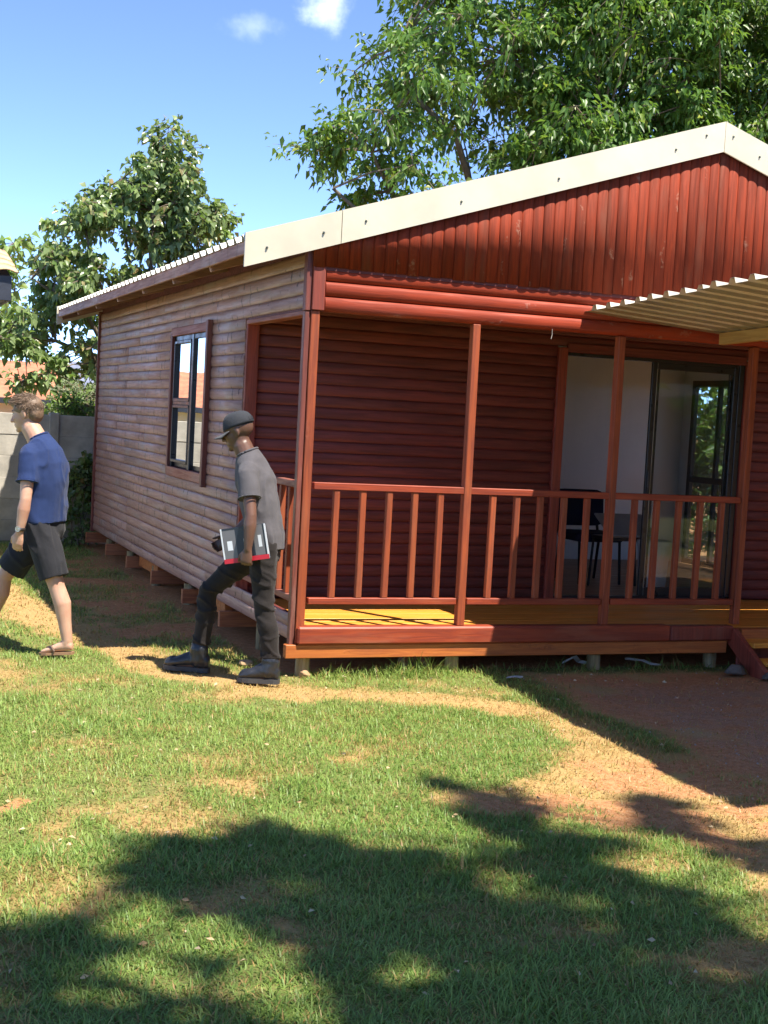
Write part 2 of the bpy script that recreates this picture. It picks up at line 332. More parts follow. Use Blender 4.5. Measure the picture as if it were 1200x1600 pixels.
def build_grass():
    """single blades of lawn grass, thinner where the soil is trodden bare"""
    rs = np.random.RandomState(3); P = []
    def scatter(x0, x1, y0, y1, dens):
        n = int((x1-x0)*(y1-y0)*dens); x = rs.uniform(x0, x1, n); y = rs.uniform(y0, y1, n)
        dry, bare = fields(x, y)
        keep = rs.rand(n) < np.clip(1.02-1.02*bare, .03, 1)*np.clip(1.15-.55*dry, .2, 1)
        keep &= ~((x > .03) & (y > .12) & (rs.rand(n) > .12)); keep &= ~((x > 1.6) & (y > -3) & (rs.rand(n) < .72))
        x, y, dry, bare = x[keep], y[keep], dry[keep], bare[keep]
        P.append(np.stack([x, y, dry, bare, np.full(len(x), dens)], 1))
    scatter(-3.6, 2.2, -6.1, -3.2, 11500); scatter(-4, 3.0, -3.2, -1, 8000); scatter(-4.2, 4.2, -1, 1.2, 5200); scatter(-4.2, .3, 1.2, 8.6, 2200); scatter(-9, -4.2, -6, 9, 120)
    P = np.concatenate(P); n = len(P); x, y, dry, bare, dens = P.T
    clump = fbm(x*2.3+50, y*2.3+11, 3); tall = fbm(x*6+5, y*6+77, 2)
    L = rs.uniform(.022, .055, n)*(.6+1.0*clump)*(1-.35*dry)*(.75+.6*tall); L *= np.where(dens < 2000, 1.35, 1)
    # tufts left standing along the front edge of the deck, out of the mower's way
    tuft = np.exp(-((y+.02)/.10)**2)*(x > .05)*sstep(.42, .6, fbm(x*3+2, y*3, 2)); L = L*(1+2.2*tuft)
    W = rs.uniform(.0016, .0034, n)*np.where(dens < 3000, 1.7, np.where(dens < 5000, 1.35, 1))
    a = rs.uniform(0, 2*np.pi, n); lean = rs.beta(2, 2, n)*1.25; bend = rs.uniform(.1, .8, n)
    dx, dy = np.cos(a), np.sin(a); sx, sy = -dy, dx; z = gz(x, y)-.004
    V = np.zeros((n, 5, 3))
    def put(k, h, side, ww):
        th = lean+bend*h; out = L*h*np.sin(th); up = L*h*np.cos(np.minimum(th, 1.5))
        V[:, k, 0] = x+dx*out+sx*side*W*ww; V[:, k, 1] = y+dy*out+sy*side*W*ww; V[:, k, 2] = z+up
    put(0, 0, -1, 1); put(1, 0, 1, 1); put(2, .55, 1, .8); put(3, .55, -1, .8); put(4, 1, 0, 0)
    b = np.arange(n)*5
    q = np.stack([b, b+1, b+2, b+3], 1); t = np.stack([b+3, b+2, b+4], 1)
    loops = np.concatenate([q, t], 1).ravel(); starts = (np.arange(n)*7)[:, None]+np.array([0, 4])
    me = bpy.data.meshes.new('grass'); me.vertices.add(n*5); me.vertices.foreach_set('co', V.ravel().astype(np.float32))
    me.loops.add(len(loops)); me.loops.foreach_set('vertex_index', loops.astype(np.int32)); me.polygons.add(2*n); me.polygons.foreach_set('loop_start', starts.ravel().astype(np.int32)); me.update(calc_edges=True)
    r = rs.rand(n); hue = fbm(x*1.1+90, y*1.1+20, 3)
    g1 = np.array([.155, .275, .05]); g2 = np.array([.35, .46, .12]); st = np.array([.52, .38, .14]); st2 = np.array([.40, .25, .10])
    col = g1+(g2-g1)*np.clip(.55*r+.9*(hue-.3), 0, 1)[:, None]
    isdry = rs.rand(n) < np.clip(dry*1.0-.02, .08, .93)
    col[isdry] = (st2+(st-st2)*rs.rand(n)[:, None])[isdry]
    half = (~isdry)*np.clip(dry, 0, 1)*.45; col = col+(np.array([.42, .36, .10])-col)*half[:, None]
    A = np.ones((n, 5, 4), np.float32); A[:, :, :3] = (col*rs.uniform(.8, 1.2, n)[:, None])[:, None, :]
    me.attributes.new('blade', 'FLOAT_COLOR', 'POINT').data.foreach_set('color', A.ravel())
    s = NT('grass_blade'); an = s.n('ShaderNodeAttribute', attribute_name='blade'); c = an.outputs['Color']
    p = s.n('ShaderNodeBsdfPrincipled'); s.set(p.inputs['Base Color'], c); p.inputs['Roughness'].default_value = .45; p.inputs['Specular IOR Level'].default_value = .4
    tr = s.n('ShaderNodeBsdfTranslucent'); s.set(tr.inputs['Color'], c); m = s.n('ShaderNodeMixShader'); m.inputs[0].default_value = .42; s.set(m.inputs[1], p.outputs[0]); s.set(m.inputs[2], tr.outputs[0]); s.t.links.new(m.outputs[0], s.out.inputs['Surface'])
    obj('grass', me, s.m, label='patchy green and straw coloured lawn grass in front of the cabin', cat='grass', kind='stuff')
build_grass()
# ------------------------------------------------------------------ the timber cabin
def halflog_mesh(name, pitch, bulge, mat, irregular=0):
    """half-round board of unit length along local x, bulging to +y, pitch high along z"""
    n = 7; prof = [(0, -pitch/2)]
    for k in range(n): a = math.pi*(k/(n-1)-.5); prof.append((.004+bulge*math.cos(a)**.8, math.sin(a)*pitch*.497))
    prof.append((0, pitch/2)); v = []
    for x in (-.5, .5): v += [(x, p[0], p[1]) for p in prof]
    m = len(prof); f = [(k, k+1, m+k+1, m+k) for k in range(m-1)] + [tuple(range(m))[::-1], tuple(range(m, 2*m))]
    me = pydata(name, v, f); me.materials.append(mat)
    for p in me.polygons: p.use_smooth = p.index < m-1 and 0 < p.index < m-2
    return me
R_SIDE = Matrix(((0, -1, 0), (1, 0, 0), (0, 0, 1)))       # boards along Y, facing -X
R_FRONT = Matrix(((-1, 0, 0), (0, -1, 0), (0, 0, 1)))     # boards along X, facing -Y
R_UP = Matrix(((0, 0, 1), (0, -1, 0), (1, 0, 0)))         # boards along Z, facing -Y
def boxes_mesh(name, bl):
    bm = bmesh.new()
    for lo, hi in bl:
        m = Matrix.Translation([(a+b)/2 for a, b in zip(lo, hi)]) @ Matrix.Diagonal([b-a for a, b in zip(lo, hi)]+[1]); bmesh.ops.create_cube(bm, size=1, matrix=m)
    me = bpy.data.meshes.new(name); bm.to_mesh(me); bm.free(); return me
ROOF_K = .323
def zroof(x): return 2.885+ROOF_K*(min(x, 6.18-x)+.48)
RIDGE = 3.09
def ibr_mesh(name, ribs, length, mat, pitch=.19, lap=False):
    """box-rib sheet: ribs along local y, starting at x = 0"""
    pr = []
    for k in range(ribs): x = k*pitch; pr += [(x, 0), (x+.115, 0), (x+.133, .036), (x+.172, .036)]
    pr += [(ribs*pitch, 0)]
    if lap: pr += [(ribs*pitch+.05, -.002)]
    v = [(x, 0, z) for x, z in pr]+[(x, length, z) for x, z in pr]+[(x, 0, z-.0015) for x, z in pr]+[(x, length, z-.0015) for x, z in pr]; m = len(pr)
    f = [(k, k+1, m+k+1, m+k) for k in range(m-1)]+[(3*m+k, 3*m+k+1, 2*m+k+1, 2*m+k) for k in range(m-1)]
    f += [(2*m+k, 2*m+k+1, k+1, k) for k in range(m-1)]+[(m+k, m+k+1, 3*m+k+1, 3*m+k) for k in range(m-1)]
    me = pydata(name, v, f); me.materials.append(mat); return me

cabin = empty('log_cabin', (0, 0, 0), 'dark red half-log timber cabin with covered porch and cream barge boards', 'cabin')
def build_cabin():
    # ---- long side wall, seen in shade
    LEN, Z0, NB = 8.05, .215, 29; ph = (2.815-Z0)/NB
    WY0, WY1, WZ0, WZ1 = 2.62, 3.98, 1.20, 2.40           # window opening
    sw = obj('side_wall', boxes_mesh('side_wall', [((.012, 1.5, Z0), (.09, WY0, 2.98)), ((.012, WY1, Z0), (.09, LEN, 2.98)), ((.012, WY0, Z0), (.09, WY1, WZ0)), ((.012, WY0, WZ1), (.09, WY1, 2.98)), ((.012, .06, 2.44), (.09, 1.5, 2.98)), ((.012, .06, Z0), (.09, 1.5, .37))]), M['inner'], cabin)
    lm = halflog_mesh('half_log_board', ph, .012, M['side'])
    def side_board(y0, y1, z): obj('half_log_board', lm, None, sw, (.012, (y0+y1)/2, z), R_SIDE @ Matrix.Rotation(random.uniform(-.0015, .0015), 3, 'Y'), (y1-y0, random.uniform(.9, 1.12), 1))
    for k in range(NB):
        z = Z0+ph*(k+.5); spans = [(.05, LEN)] if (z > 2.44 or z < .36) else [(1.535, LEN)]
        if WZ0-.05 < z < WZ1+.03: spans = [(spans[0][0], WY0-.02), (WY1+.02, LEN)]
        for a, b in spans:
            if b-a > 3.2:
                j = a+random.choice([.3, .4, .55, .68])*(b-a); side_board(a, j-.0015, z); side_board(j+.0015, b, z)
            else: side_board(a, b, z)
    bx('corner_trim', (-.03, LEN-.01, .2), (.02, LEN+.03, 2.84), M['trim_side_z'], sw)
    bx('corner_trim', (-.03, -.015, 2.43), (.012, .045, 3.0), M['trim_side_z'], sw)
    bx('opening_trim', (.004, 1.495, .3), (.1, 1.533, 2.43), M['trim_z'], sw)
    bx('lintel_board', (-.006, .05, 2.405), (.085, 1.5, 2.437), M['trim_y'], sw)
    # ---- window in the side wall
    win = bx('window', (.03, WY0-.0, WZ0), (.055, WY1, WZ0+.045), M['black_alu'], cabin)
    fr = M['black_alu']
    bx('window_frame', (.0, WY0, WZ1-.045), (.055, WY1, WZ1), fr, win); bx('window_frame', (.0, WY0, WZ0), (.055, WY0+.045, WZ1), fr, win); bx('window_frame', (.0, WY1-.045, WZ0), (.055, WY1, WZ1), fr, win)
    bx('mullion', (-.006, 3.20, WZ0), (.055, 3.275, WZ1), fr, win)
    bx('transom', (-.008, 3.275, 1.77), (.055, WY1-.045, 1.835), fr, win)
    for a, b, c, d in ((3.275, WY1-.045, 1.80, WZ1-.045), (3.275, WY1-.045, WZ0+.045, 1.77)):   # opening sashes
        bx('sash', (-.012, a, d-.028), (.02, b, d), fr, win); bx('sash', (-.012, a, c), (.02, b, c+.028), fr, win); bx('sash', (-.012, a, c), (.02, a+.026, d), fr, win); bx('sash', (-.012, b-.026, c), (.02, b, d), fr, win)
    for a, b, c, d in ((WY0+.045, 3.20, WZ0+.045, WZ1-.045), (3.275, WY1-.045, 1.835, WZ1-.045), (3.275, WY1-.045, WZ0+.045, 1.77)):
        bx('pane', (.016, a, c), (.02, b, d), M['glass'], win, c=0)
    bx('architrave', (-.045, 2.56, 1.09), (.004, 2.625, 2.49), M['trim_side_z'], win); bx('architrave', (-.028, 3.98, 1.12), (.004, 4.04, 2.43), M['trim_side_z'], win)
    bx('architrave', (-.026, 2.627, 2.40), (.004, 4.03, 2.475), M['trim_y'], win); bx('architrave', (-.03, 2.627, 1.115), (.004, 3.978, 1.20), M['trim_y'], win)
    # ---- gable
    gb = obj('gable', pydata('gable', [(.03, .0, 2.70), (6.11, .0, 2.70), (6.11, .0, 2.92), (RIDGE, .0, 3.9), (.03, .0, 2.92), (.03, -.035, 2.70), (6.11, -.035, 2.70), (6.11, -.035, 2.92), (RIDGE, -.035, 3.9), (.03, -.035, 2.92)], [(0, 1, 2, 3, 4), (9, 8, 7, 6, 5), (5, 6, 1, 0), (6, 7, 2, 1), (7, 8, 3, 2), (8, 9, 4, 3), (9, 5, 0, 4)]), M['inner'], cabin)
    gp = .0835; gm = halflog_mesh('half_log_upright', gp, .010, M['gable']); x = .0+gp/2+.004
    while x < 6.14:
        zt = min(zroof(x)-.06, 3.95); zb = 2.722+random.uniform(-.006, .004)
        obj('half_log_board', gm, None, gb, (x, -.035, (zb+zt)/2), R_UP @ Matrix.Rotation(random.uniform(-.002, .002), 3, 'Y'), (zt-zb, random.uniform(.9, 1.15), 1)); x += gp
    # ---- header above the porch
    hd = bx('header_beam', (.03, .004, 2.432), (6.1, .09, 2.73), M['inner'], cabin)
    hm = halflog_mesh('header_log', .1, .03, M['header'])
    for k in range(3): obj('header_log', hm, None, hd, (3.1, .004, 2.4825+.1*k), R_FRONT, (5.99, 1, 1))
    bx('corner_block', (.012, -.036, 2.436), (.098, .006, 2.725), M['trim_z'], hd)
    # ---- porch back wall and sliding door
    pw = obj('porch_back_wall', boxes_mesh('porch_back_wall', [((.1, 1.555, .3), (2.80, 1.62, 2.7)), ((4.56, 1.555, .3), (6.05, 1.62, 2.7)), ((2.80, 1.555, 2.42), (4.56, 1.62, 2.7))]), M['white_wall'], cabin)
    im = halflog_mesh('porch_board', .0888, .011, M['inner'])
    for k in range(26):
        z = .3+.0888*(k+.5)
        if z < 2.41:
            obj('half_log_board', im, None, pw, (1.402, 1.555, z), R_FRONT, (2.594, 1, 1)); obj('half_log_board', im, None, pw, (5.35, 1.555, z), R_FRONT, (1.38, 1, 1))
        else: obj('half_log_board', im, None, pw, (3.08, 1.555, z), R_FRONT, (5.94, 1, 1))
    bx('door_trim', (2.70, 1.515, .3), (2.785, 1.56, 2.42), M['trim_z'], pw); bx('door_trim', (4.575, 1.515, .3), (4.66, 1.56, 2.42), M['trim_z'], pw); bx('door_trim', (2.786, 1.52, 2.385), (4.574, 1.56, 2.462), M['inner'], pw)
    dr = bx('sliding_door', (2.79, 1.54, .3), (4.57, 1.63, .325), M['black_alu'], cabin)
    bx('door_frame', (2.786, 1.56, .3), (2.80, 1.62, 2.385), fr, dr); bx('door_frame', (4.52, 1.54, .3), (4.574, 1.63, 2.385), fr, dr); bx('door_frame', (2.80, 1.545, 2.36), (4.52, 1.63, 2.386), fr, dr)
    for y, x0, x1 in ((1.565, 3.635, 4.52), (1.60, 3.69, 4.50)):
        bx('stile', (x0, y-.014, .325), (x0+.045, y+.014, 2.36), fr, dr); bx('stile', (x1-.045, y-.014, .325), (x1, y+.014, 2.36), fr, dr)
        bx('door_rail', (x0+.045, y-.012, 2.30), (x1-.045, y+.012, 2.36), fr, dr); bx('door_rail', (x0+.045, y-.012, .325), (x1-.045, y+.012, .40), fr, dr)
        bx('pane', (x0+.045, y-.002, .40), (x1-.045, y+.002, 2.30), M['door_glass'], dr, c=0)
    bx('handle', (3.645, 1.535, 1.22), (3.668, 1.552, 1.42), fr, dr)
    bx('weather_strip', (3.6835, 1.553, .33), (3.688, 1.576, 2.355), M['zinc'], dr, c=.001)
    # ---- room behind the door
    rm = obj('room_lining', boxes_mesh('room_lining', [((.092, 4.72, .3), (6.05, 4.78, 2.62)), ((.091, 1.62, .3), (.10, 2.6, 2.62)), ((.091, 4.0, .3), (.10, 4.72, 2.62)), ((.091, 2.6, .3), (.10, 4.0, 1.2)), ((.091, 2.6, 2.4), (.10, 4.0, 2.62)),
        ((6.05, 1.56, .3), (6.10, 3.62, 2.62)), ((6.05, 4.56, .3), (6.10, 4.78, 2.62)), ((6.05, 3.62, 2.36), (6.10, 4.56, 2.62)), ((.09, 1.62, 2.62), (6.1, 4.78, 2.66))]), M['white_wall'], cabin)
    bx('room_floor', (.09, 1.63, .255), (6.05, 4.72, .305), M['room_floor'], cabin)
    sd = bx('side_glass_door', (6.055, 3.62, .3), (6.095, 4.56, .36), M['black_alu'], cabin)
    bx('door_frame', (6.05, 3.62, .36), (6.1, 3.68, 2.36), fr, sd); bx('door_frame', (6.05, 4.50, .36), (6.1, 4.56, 2.36), fr, sd); bx('door_frame', (6.05, 3.68, 2.29), (6.1, 4.5, 2.36), fr, sd); bx('transom', (6.05, 3.68, 1.22), (6.1, 4.5, 1.29), fr, sd); bx('mullion', (6.052, 4.02, .36), (6.098, 4.07, 2.29), fr, sd)
    bx('pane', (6.073, 3.68, .36), (6.077, 4.5, 2.29), M['door_glass'], sd, c=0)
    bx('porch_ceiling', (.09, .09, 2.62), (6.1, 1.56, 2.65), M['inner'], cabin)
    obj('rear_walls', boxes_mesh('rear_walls', [((.09, 7.96, .2), (6.1, 8.04, 2.98)), ((6.1, .06, .2), (6.14, 3.62, 2.98)), ((6.1, 4.56, .2), (6.14, 8.04, 2.98)), ((6.1, 3.62, 2.36), (6.14, 4.56, 2.98)), ((6.1, 3.62, .2), (6.14, 4.56, .3)), ((.09, 1.62, .2), (6.1, 7.96, .25))]), M['inner'], cabin)
    # ---- porch posts and railing
    PX = [.05, 1.222, 2.38, 3.535]
    p0 = bx('post', (.014, -.022, .206), (.074, .05, 2.432), M['post'], cabin); bx('cover_strip', (-.026, -.01, .2), (.010, .045, 2.425), M['trim_side_z'], p0)
    for x in PX[1:]: bx('post', (x-.028, -.026, .327), (x+.028, .036, 2.43), M['post'], cabin, jit=.0025)
    r = bx('railing', (.094, -.02, 1.25), (PX[3]-.036, .034, 1.297), M['rail_x'], cabin)
    for a, b in zip(PX, PX[1:]):
        bx('bottom_rail', (a+.044, -.016, .474), (b-.036, .03, .518), M['rail_x'], r)
        for k in range(5):
            x = a+.02+(b-a-.02)*(k+1)/6; bx('baluster', (x-.021, -.013, .518), (x+.021, .027, 1.25), M['post'], r, jit=.004)
    r = bx('railing', (.0, .05, 1.25), (.05, 1.495, 1.297), M['trim_y'], cabin)
    bx('bottom_rail', (.004, .05, .474), (.046, 1.495, .518), M['trim_y'], r)
    for k in range(6): y = .05+1.445*(k+1)/7; bx('baluster', (.006, y-.02, .518), (.046, y+.02, 1.25), M['post'], r, jit=.004)
    # ---- deck, sill and floor frame
    dk = bx('deck', (.09, .06, .2), (6.08, 1.555, .268), M['bearer_x'], cabin); y = .052
    while y < 1.5:
        bx('deck_plank', (.085, y, .27), (6.08, min(y+.112, 1.553), .296+random.uniform(-.001, .001)), M['deck'], dk, c=.003); y += .1145
    bx('sill_plate', (.02, -.062, .206), (2.93, .05, .326), M['rail_x'], cabin, c=.012)
    bx('sill_plate', (2.936, -.055, .206), (3.50, .05, .318), M['trim_z'], cabin, c=.012)
    ff = bx('floor_frame', (-.055, -.04, .112), (3.45, .02, .203), M['bearer_x'], cabin)
    for y in (1.66, 2.94, 4.25, 5.5, 6.72, 8.1): bar('joist', (-.075, y, .118), (6.0, y, .118), .05, .124, M['joist_x'], ff)
    for y in (1.66, 4.25): bx('bearer', (.05, y+.3, .09), (.12, y+1.2, .2), M['bearer_x'], ff)
    def pole(x, y, top, r=.05):
        bm = tube_bm([(0, 0, -.25), (0, 0, top*.5), (0, 0, top)], [r, r*.99, r*.97], 14, jitter=.03); obj('support_pole', bm, M['pole'], cabin, (x, y, 0), smooth=False)
    for x, y, t in ((.10, .06, .115), (1.21, .06, .115), (2.36, .06, .115), (3.4, .1, .115), (.09, 6.08, .17), (.09, 4.75, .17), (.12, 1.1, .17), (.1, 3.4, .17), (.1, 7.4, .17), (1.2, 1.5, .17), (2.4, 1.5, .17), (3.6, 1.5, .17), (1.2, 3, .17), (1.2, 5, .17)): pole(x, y, t)
    # ---- entrance steps
    st = empty_part('entrance_steps')
    for x in (3.50, 4.62): bar('stringer', (x, -.03, .245), (x, -.45, -.015), .045, .14, M['trim_z'], st)
    bx('tread', (3.525, -.27, .185), (4.595, -.05, .222), M['deck'], st); bx('tread', (3.525, -.44, .075), (4.595, -.26, .108), M['deck'], st); bx('riser', (3.525, -.075, .02), (4.595, -.055, .184), M['trim_z'], st); bx('nosing', (3.57, -.05, .20), (6.08, .055, .292), M['bearer_x'], st)
    # ---- roof
    y0, y1 = -.07, 8.40; slope = Vector((1, 0, ROOF_K)).normalized(); L = (RIDGE+.475)*math.hypot(1, ROOF_K)
    rl = obj('roof', pydata('roof', [(x, y, zroof(x)-.056-d) for d in (0, .018) for y in (y0+.02, y1-.02) for x in (-.44, RIDGE, 6.58)], [(3, 4, 1, 0), (4, 5, 2, 1), (6, 7, 10, 9), (7, 8, 11, 10), (0, 1, 7, 6), (1, 2, 8, 7), (9, 10, 4, 3), (10, 11, 5, 4), (0, 6, 9, 3), (5, 11, 8, 2)]), M['inner'], cabin)
    sm = ibr_mesh('roof_sheet', 4, L, M['roof_zinc']); y = y1
    for side in (1, -1):
        w = (y1-y0)/11
        for k in range(11):
            y = y1-w*k
            n = Vector((-ROOF_K*side, 0, 1)).normalized(); sv = Vector((side, 0, ROOF_K)).normalized(); xv = sv.cross(n)
            e = (-.475 if side > 0 else 6.615); yy = y if side > 0 else y-w
            obj('roof_sheet', sm, None, rl, (e, yy, zroof(e)-.048), Matrix((xv, sv, n)).transposed(), (w/.76, 1, 1))
    bx('ridge_cap', (RIDGE-.12, y0, 3.955), (RIDGE+.12, y1, 3.995), M['roof_zinc'], rl, c=.02)
    fa = bx('fascia', (-.462, y0+.03, 2.755), (-.438, y1-.03, 2.842), M['fascia'], rl)
    for k in range(8):
        y = -.06+k*1.215 if k else .0
        if k: bar('rafter', (-.437, y-.15, zroof(-.437)-.128), (1.6, y-.15, zroof(1.6)-.128), .045, .1, M['rafter'], rl)
    def barge(xa, xb, yy, th=.014):
        h = .218; za, zb = zroof(xa), zroof(xb)
        v = [(xa, yy, za-h), (xb, yy, zb-h), (xb, yy, zb), (xa, yy, za), (xa, yy+th, za-h), (xb, yy+th, zb-h), (xb, yy+.10, zb+.003), (xa, yy+.10, za+.003), (xb, yy+th, zb-.004), (xa, yy+th, za-.004)]
        f = [(0, 1, 2, 3), (5, 4, 9, 8), (4, 5, 1, 0), (3, 2, 6, 7), (9, 7, 6, 8), (0, 3, 9, 4), (3, 7, 9), (1, 5, 8, 2), (2, 8, 6)]
        return obj('barge_board', pydata('barge_board', v, f), M['cream'], rl)
    yb = -.082
    barge(-.475, .172, yb); barge(.176, RIDGE-.002, yb-.003); barge(RIDGE+.002, 6.63, yb-.003)
    barge(-.475, RIDGE, 8.42); barge(RIDGE+.002, 6.63, 8.42)
    scm = bpy.data.meshes.new('screw'); bm = bmesh.new(); bmesh.ops.create_cone(bm, cap_ends=True, segments=8, radius1=.009, radius2=.006, depth=.008, matrix=Matrix.Rotation(math.pi/2, 4, 'X')); bm.to_mesh(scm); bm.free()
    for x, d in ((-.33, .13), (.05, .12), (.34, .11), (1.02, .13), (1.75, .13), (2.68, .12), (2.93, .07), (3.16, .08), (3.4, .12)): obj('screw', scm, M['screw'], rl, (x, yb-.008, zroof(x)-d))
    # soffit wire left hanging
    bm = tube_bm([(1.80, -.03, 2.44), (1.80, -.034, 2.40), (1.79, -.04, 2.37)], .0022, 5); obj('loose_wire', bm, M['zinc'], hd)
def empty_part(name):
    o = bpy.data.objects.new(name, None); o.empty_display_size = .1; return link(o, cabin)
build_cabin()

# ------------------------------------------------------------------ carport roof beside the porch
def build_carport():
    cp = empty('carport', (3.2, -2.2, 0), 'ribbed metal carport roof on pine beams reaching over the cabin front', 'carport')
    XE, K = 2.055, -.067; n = Vector((-K, 0, 1)).normalized(); sv = Vector((1, 0, K)).normalized(); xv = sv.cross(n)      # xv = -Y
    xr = Vector((0, -1, .033)).normalized(); nr = xr.cross(sv).normalized(); RC = Matrix((xr, nr.cross(xr), nr)).transposed()
    sm = ibr_mesh('roof_sheet', 4, 3.7, M['zinc'], lap=True)
    for k in range(6):
        y = .0-.76*k; obj('roof_sheet', sm, None, cp, (XE-.035*k+random.uniform(-.006, .006), y-.01, 2.583-.033*y), RC)
    for x in (3.17, 5.5):
        b = bar('beam', (x, -.10, 2.584+K*(x-XE)-.045), (x, -4.55, 2.584+K*(x-XE)-.045+.15), .05, .086, M['raw_pine'], cp)
        obj('post', tube_bm([(x, -4.2, -.2), (x, -4.2, 1.2), (x, -4.2, 2.55+K*(x-XE))], [.06, .058, .055], 12), M['pole'], cp)
        obj('post', tube_bm([(x+.35*(x > 5), -.35 if x > 5 else -4.4, -.2), (x+.35*(x > 5), -.35 if x > 5 else -4.4, 2.45+K*(x-XE))], [.05, .05], 12), M['pole'], cp) if x > 5 else None
build_carport()

# ------------------------------------------------------------------ trees and shrubs
def leaf_mesh(name, P, D, size, aspect, seed, mat, droop=.25):
    """one folded leaf per point: P stalk ends, D pointing directions"""
    rs = np.random.RandomState(seed); n = len(P)
    D = D/np.linalg.norm(D, axis=1, keepdims=True)
    R = rs.normal(size=(n, 3))*.6+np.array([.12, -.55, .8]); S = np.cross(D, R); S /= np.linalg.norm(S, axis=1, keepdims=True); Nn = np.cross(S, D)
    flip = np.where(Nn[:, 2:3] < 0, -1, 1); Nn *= flip; S *= flip
    # leaves turn their faces up to the light
    Lz = (size*rs.uniform(.65, 1.25, n))[:, None]; W = Lz*aspect*rs.uniform(.8, 1.15, n)[:, None]; fo = W*rs.uniform(.05, .5, n)[:, None]
    dz = np.array([0, 0, -1.])*Lz*droop
    V = np.stack([P, P+D*Lz*.42-S*W*.5+Nn*fo, P+D*Lz*.5+dz*.25, P+D*Lz*.42+S*W*.5+Nn*fo, P+D*Lz+dz], 1)
    b = np.arange(n)*5; T = np.stack([b, b+2, b+1, b, b+3, b+2, b+1, b+2, b+4, b+2, b+3, b+4], 1).ravel()
    me = bpy.data.meshes.new(name); me.vertices.add(n*5); me.vertices.foreach_set('co', V.ravel().astype(np.float32)); me.loops.add(len(T)); me.loops.foreach_set('vertex_index', T.astype(np.int32)); me.polygons.add(4*n); me.polygons.foreach_set('loop_start', np.arange(0, 12*n, 3, dtype=np.int32)); me.update(calc_edges=True); me.materials.append(mat); return me
def in_poly(x, z, poly):
    c = np.zeros(len(x), bool)
    for (x1, z1), (x2, z2) in zip(poly, poly[1:]+poly[:1]):
        with np.errstate(divide='ignore', invalid='ignore'): c ^= ((z1 > z) != (z2 > z)) & (x < (x2-x1)*(z-z1)/(z2-z1+1e-12)+x1)
    return c
def sample_poly(poly, n, rs):
    a = np.array(poly); lo, hi = a.min(0), a.max(0); out = np.zeros((0, 2))
    while len(out) < n:
        p = rs.uniform(lo, hi, (n*3, 2)); out = np.concatenate([out, p[in_poly(p[:, 0], p[:, 1], poly)]])
    return out[:n]
def sprays(centers, rs, per, rad, size_dir=.6, hang=.5):
    """leaves along short twigs that leave each clump centre; returns points, directions and the twig lines"""
    P, D, T = [], [], []
    for c in centers:
        k = rs.randint(5, 9); r = rad*rs.uniform(.65, 1.3)
        for _ in range(k):
            d = rs.normal(size=3)*np.array([1, 1, .65]); d /= np.linalg.norm(d); tip = c+d*r+np.array([0, 0, -.25*r*hang]); T.append((c, tip))
            m = max(3, int(per/k)); t = rs.uniform(.15, 1.05, m)[:, None]; q = c+(tip-c)*t+rs.normal(size=(m, 3))*.05*r/.35
            dd = d+rs.normal(size=(m, 3))*.8+np.array([0, 0, -hang]); P.append(q); D.append(dd)
    return np.concatenate(P), np.concatenate(D), T
def twig_mesh(name, T, r0, mat, lim=None):
    v, f = [], []
    for a, b in (T if lim is None else T[:lim]):
        a, b = Vector(a), Vector(b); t = (b-a).normalized(); s = t.orthogonal().normalized(); u = t.cross(s); i = len(v); m = (a+b)/2+Vector((0, 0, .05*(b-a).length))
        for p, r in ((a, r0), (m, r0*.7), (b, r0*.3)):
            for k in range(3): an = 2.094*k; v.append(p+(s*math.cos(an)+u*math.sin(an))*r)
        for q in (0, 3):
            for k in range(3): f.append((i+q+k, i+q+(k+1) % 3, i+q+3+(k+1) % 3, i+q+3+k))
    me = pydata(name, v, f); me.materials.append(mat); return me
def limb_path(a, b, rs, sag=.0, n=7):
    a, b = np.array(a, float), np.array(b, float); t = np.linspace(0, 1, n)[:, None]; L = np.linalg.norm(b-a)
    w = np.cumsum(rs.normal(size=(n, 3))*.035*L, 0); w -= w[0]; w -= (w[-1])*t
    return [tuple(p) for p in a+(b-a)*t+w+np.array([0, 0, 1])*sag*L*(4*t*(1-t))]
def make_tree(name, label, base, fork, limbs, centers, per, rad, leaf, aspect, mat, seed, trunk_r, limb_r, group=None, hang=.5, sub=None, twig_r=.008, cat='tree'):
    rs = np.random.RandomState(seed); t = empty(name, base, label, cat, group)
    path = limb_path(base, fork, rs, 0, 6); path[0] = (base[0], base[1], -.3)
    bm = tube_bm(path, list(np.linspace(trunk_r*1.25, trunk_r*.75, len(path))), 12, jitter=.05); tr = obj('trunk', bm, M['bark'], t, smooth=True)
    allp = []
    for e in limbs:
        pth = limb_path(fork, e, rs, rs.uniform(-.05, .08)); allp += [np.array(q) for q in pth[2:]]
        obj('limb', tube_bm(pth, list(np.linspace(limb_r, limb_r*.25, len(pth))), 8), M['bark'], tr, smooth=True)
    A = np.array(allp); br = []
    for c in centers:
        d = np.linalg.norm(A-c, axis=1)+np.maximum(0, A[:, 2]-c[2])*.8; br.append((A[d.argmin()], c))
    P, D, T = sprays(centers, rs, per, rad, hang=hang)
    obj('branches', twig_mesh('branches', br, .022 if limb_r > .05 else .014, M['bark']), None, tr, kind='stuff')
    cr = obj('crown', leaf_mesh('crown', P, D, leaf, aspect, seed, mat), None, t)
    obj('twigs', twig_mesh('twigs', T, twig_r, M['bark']), None, cr, kind='stuff')
    return t
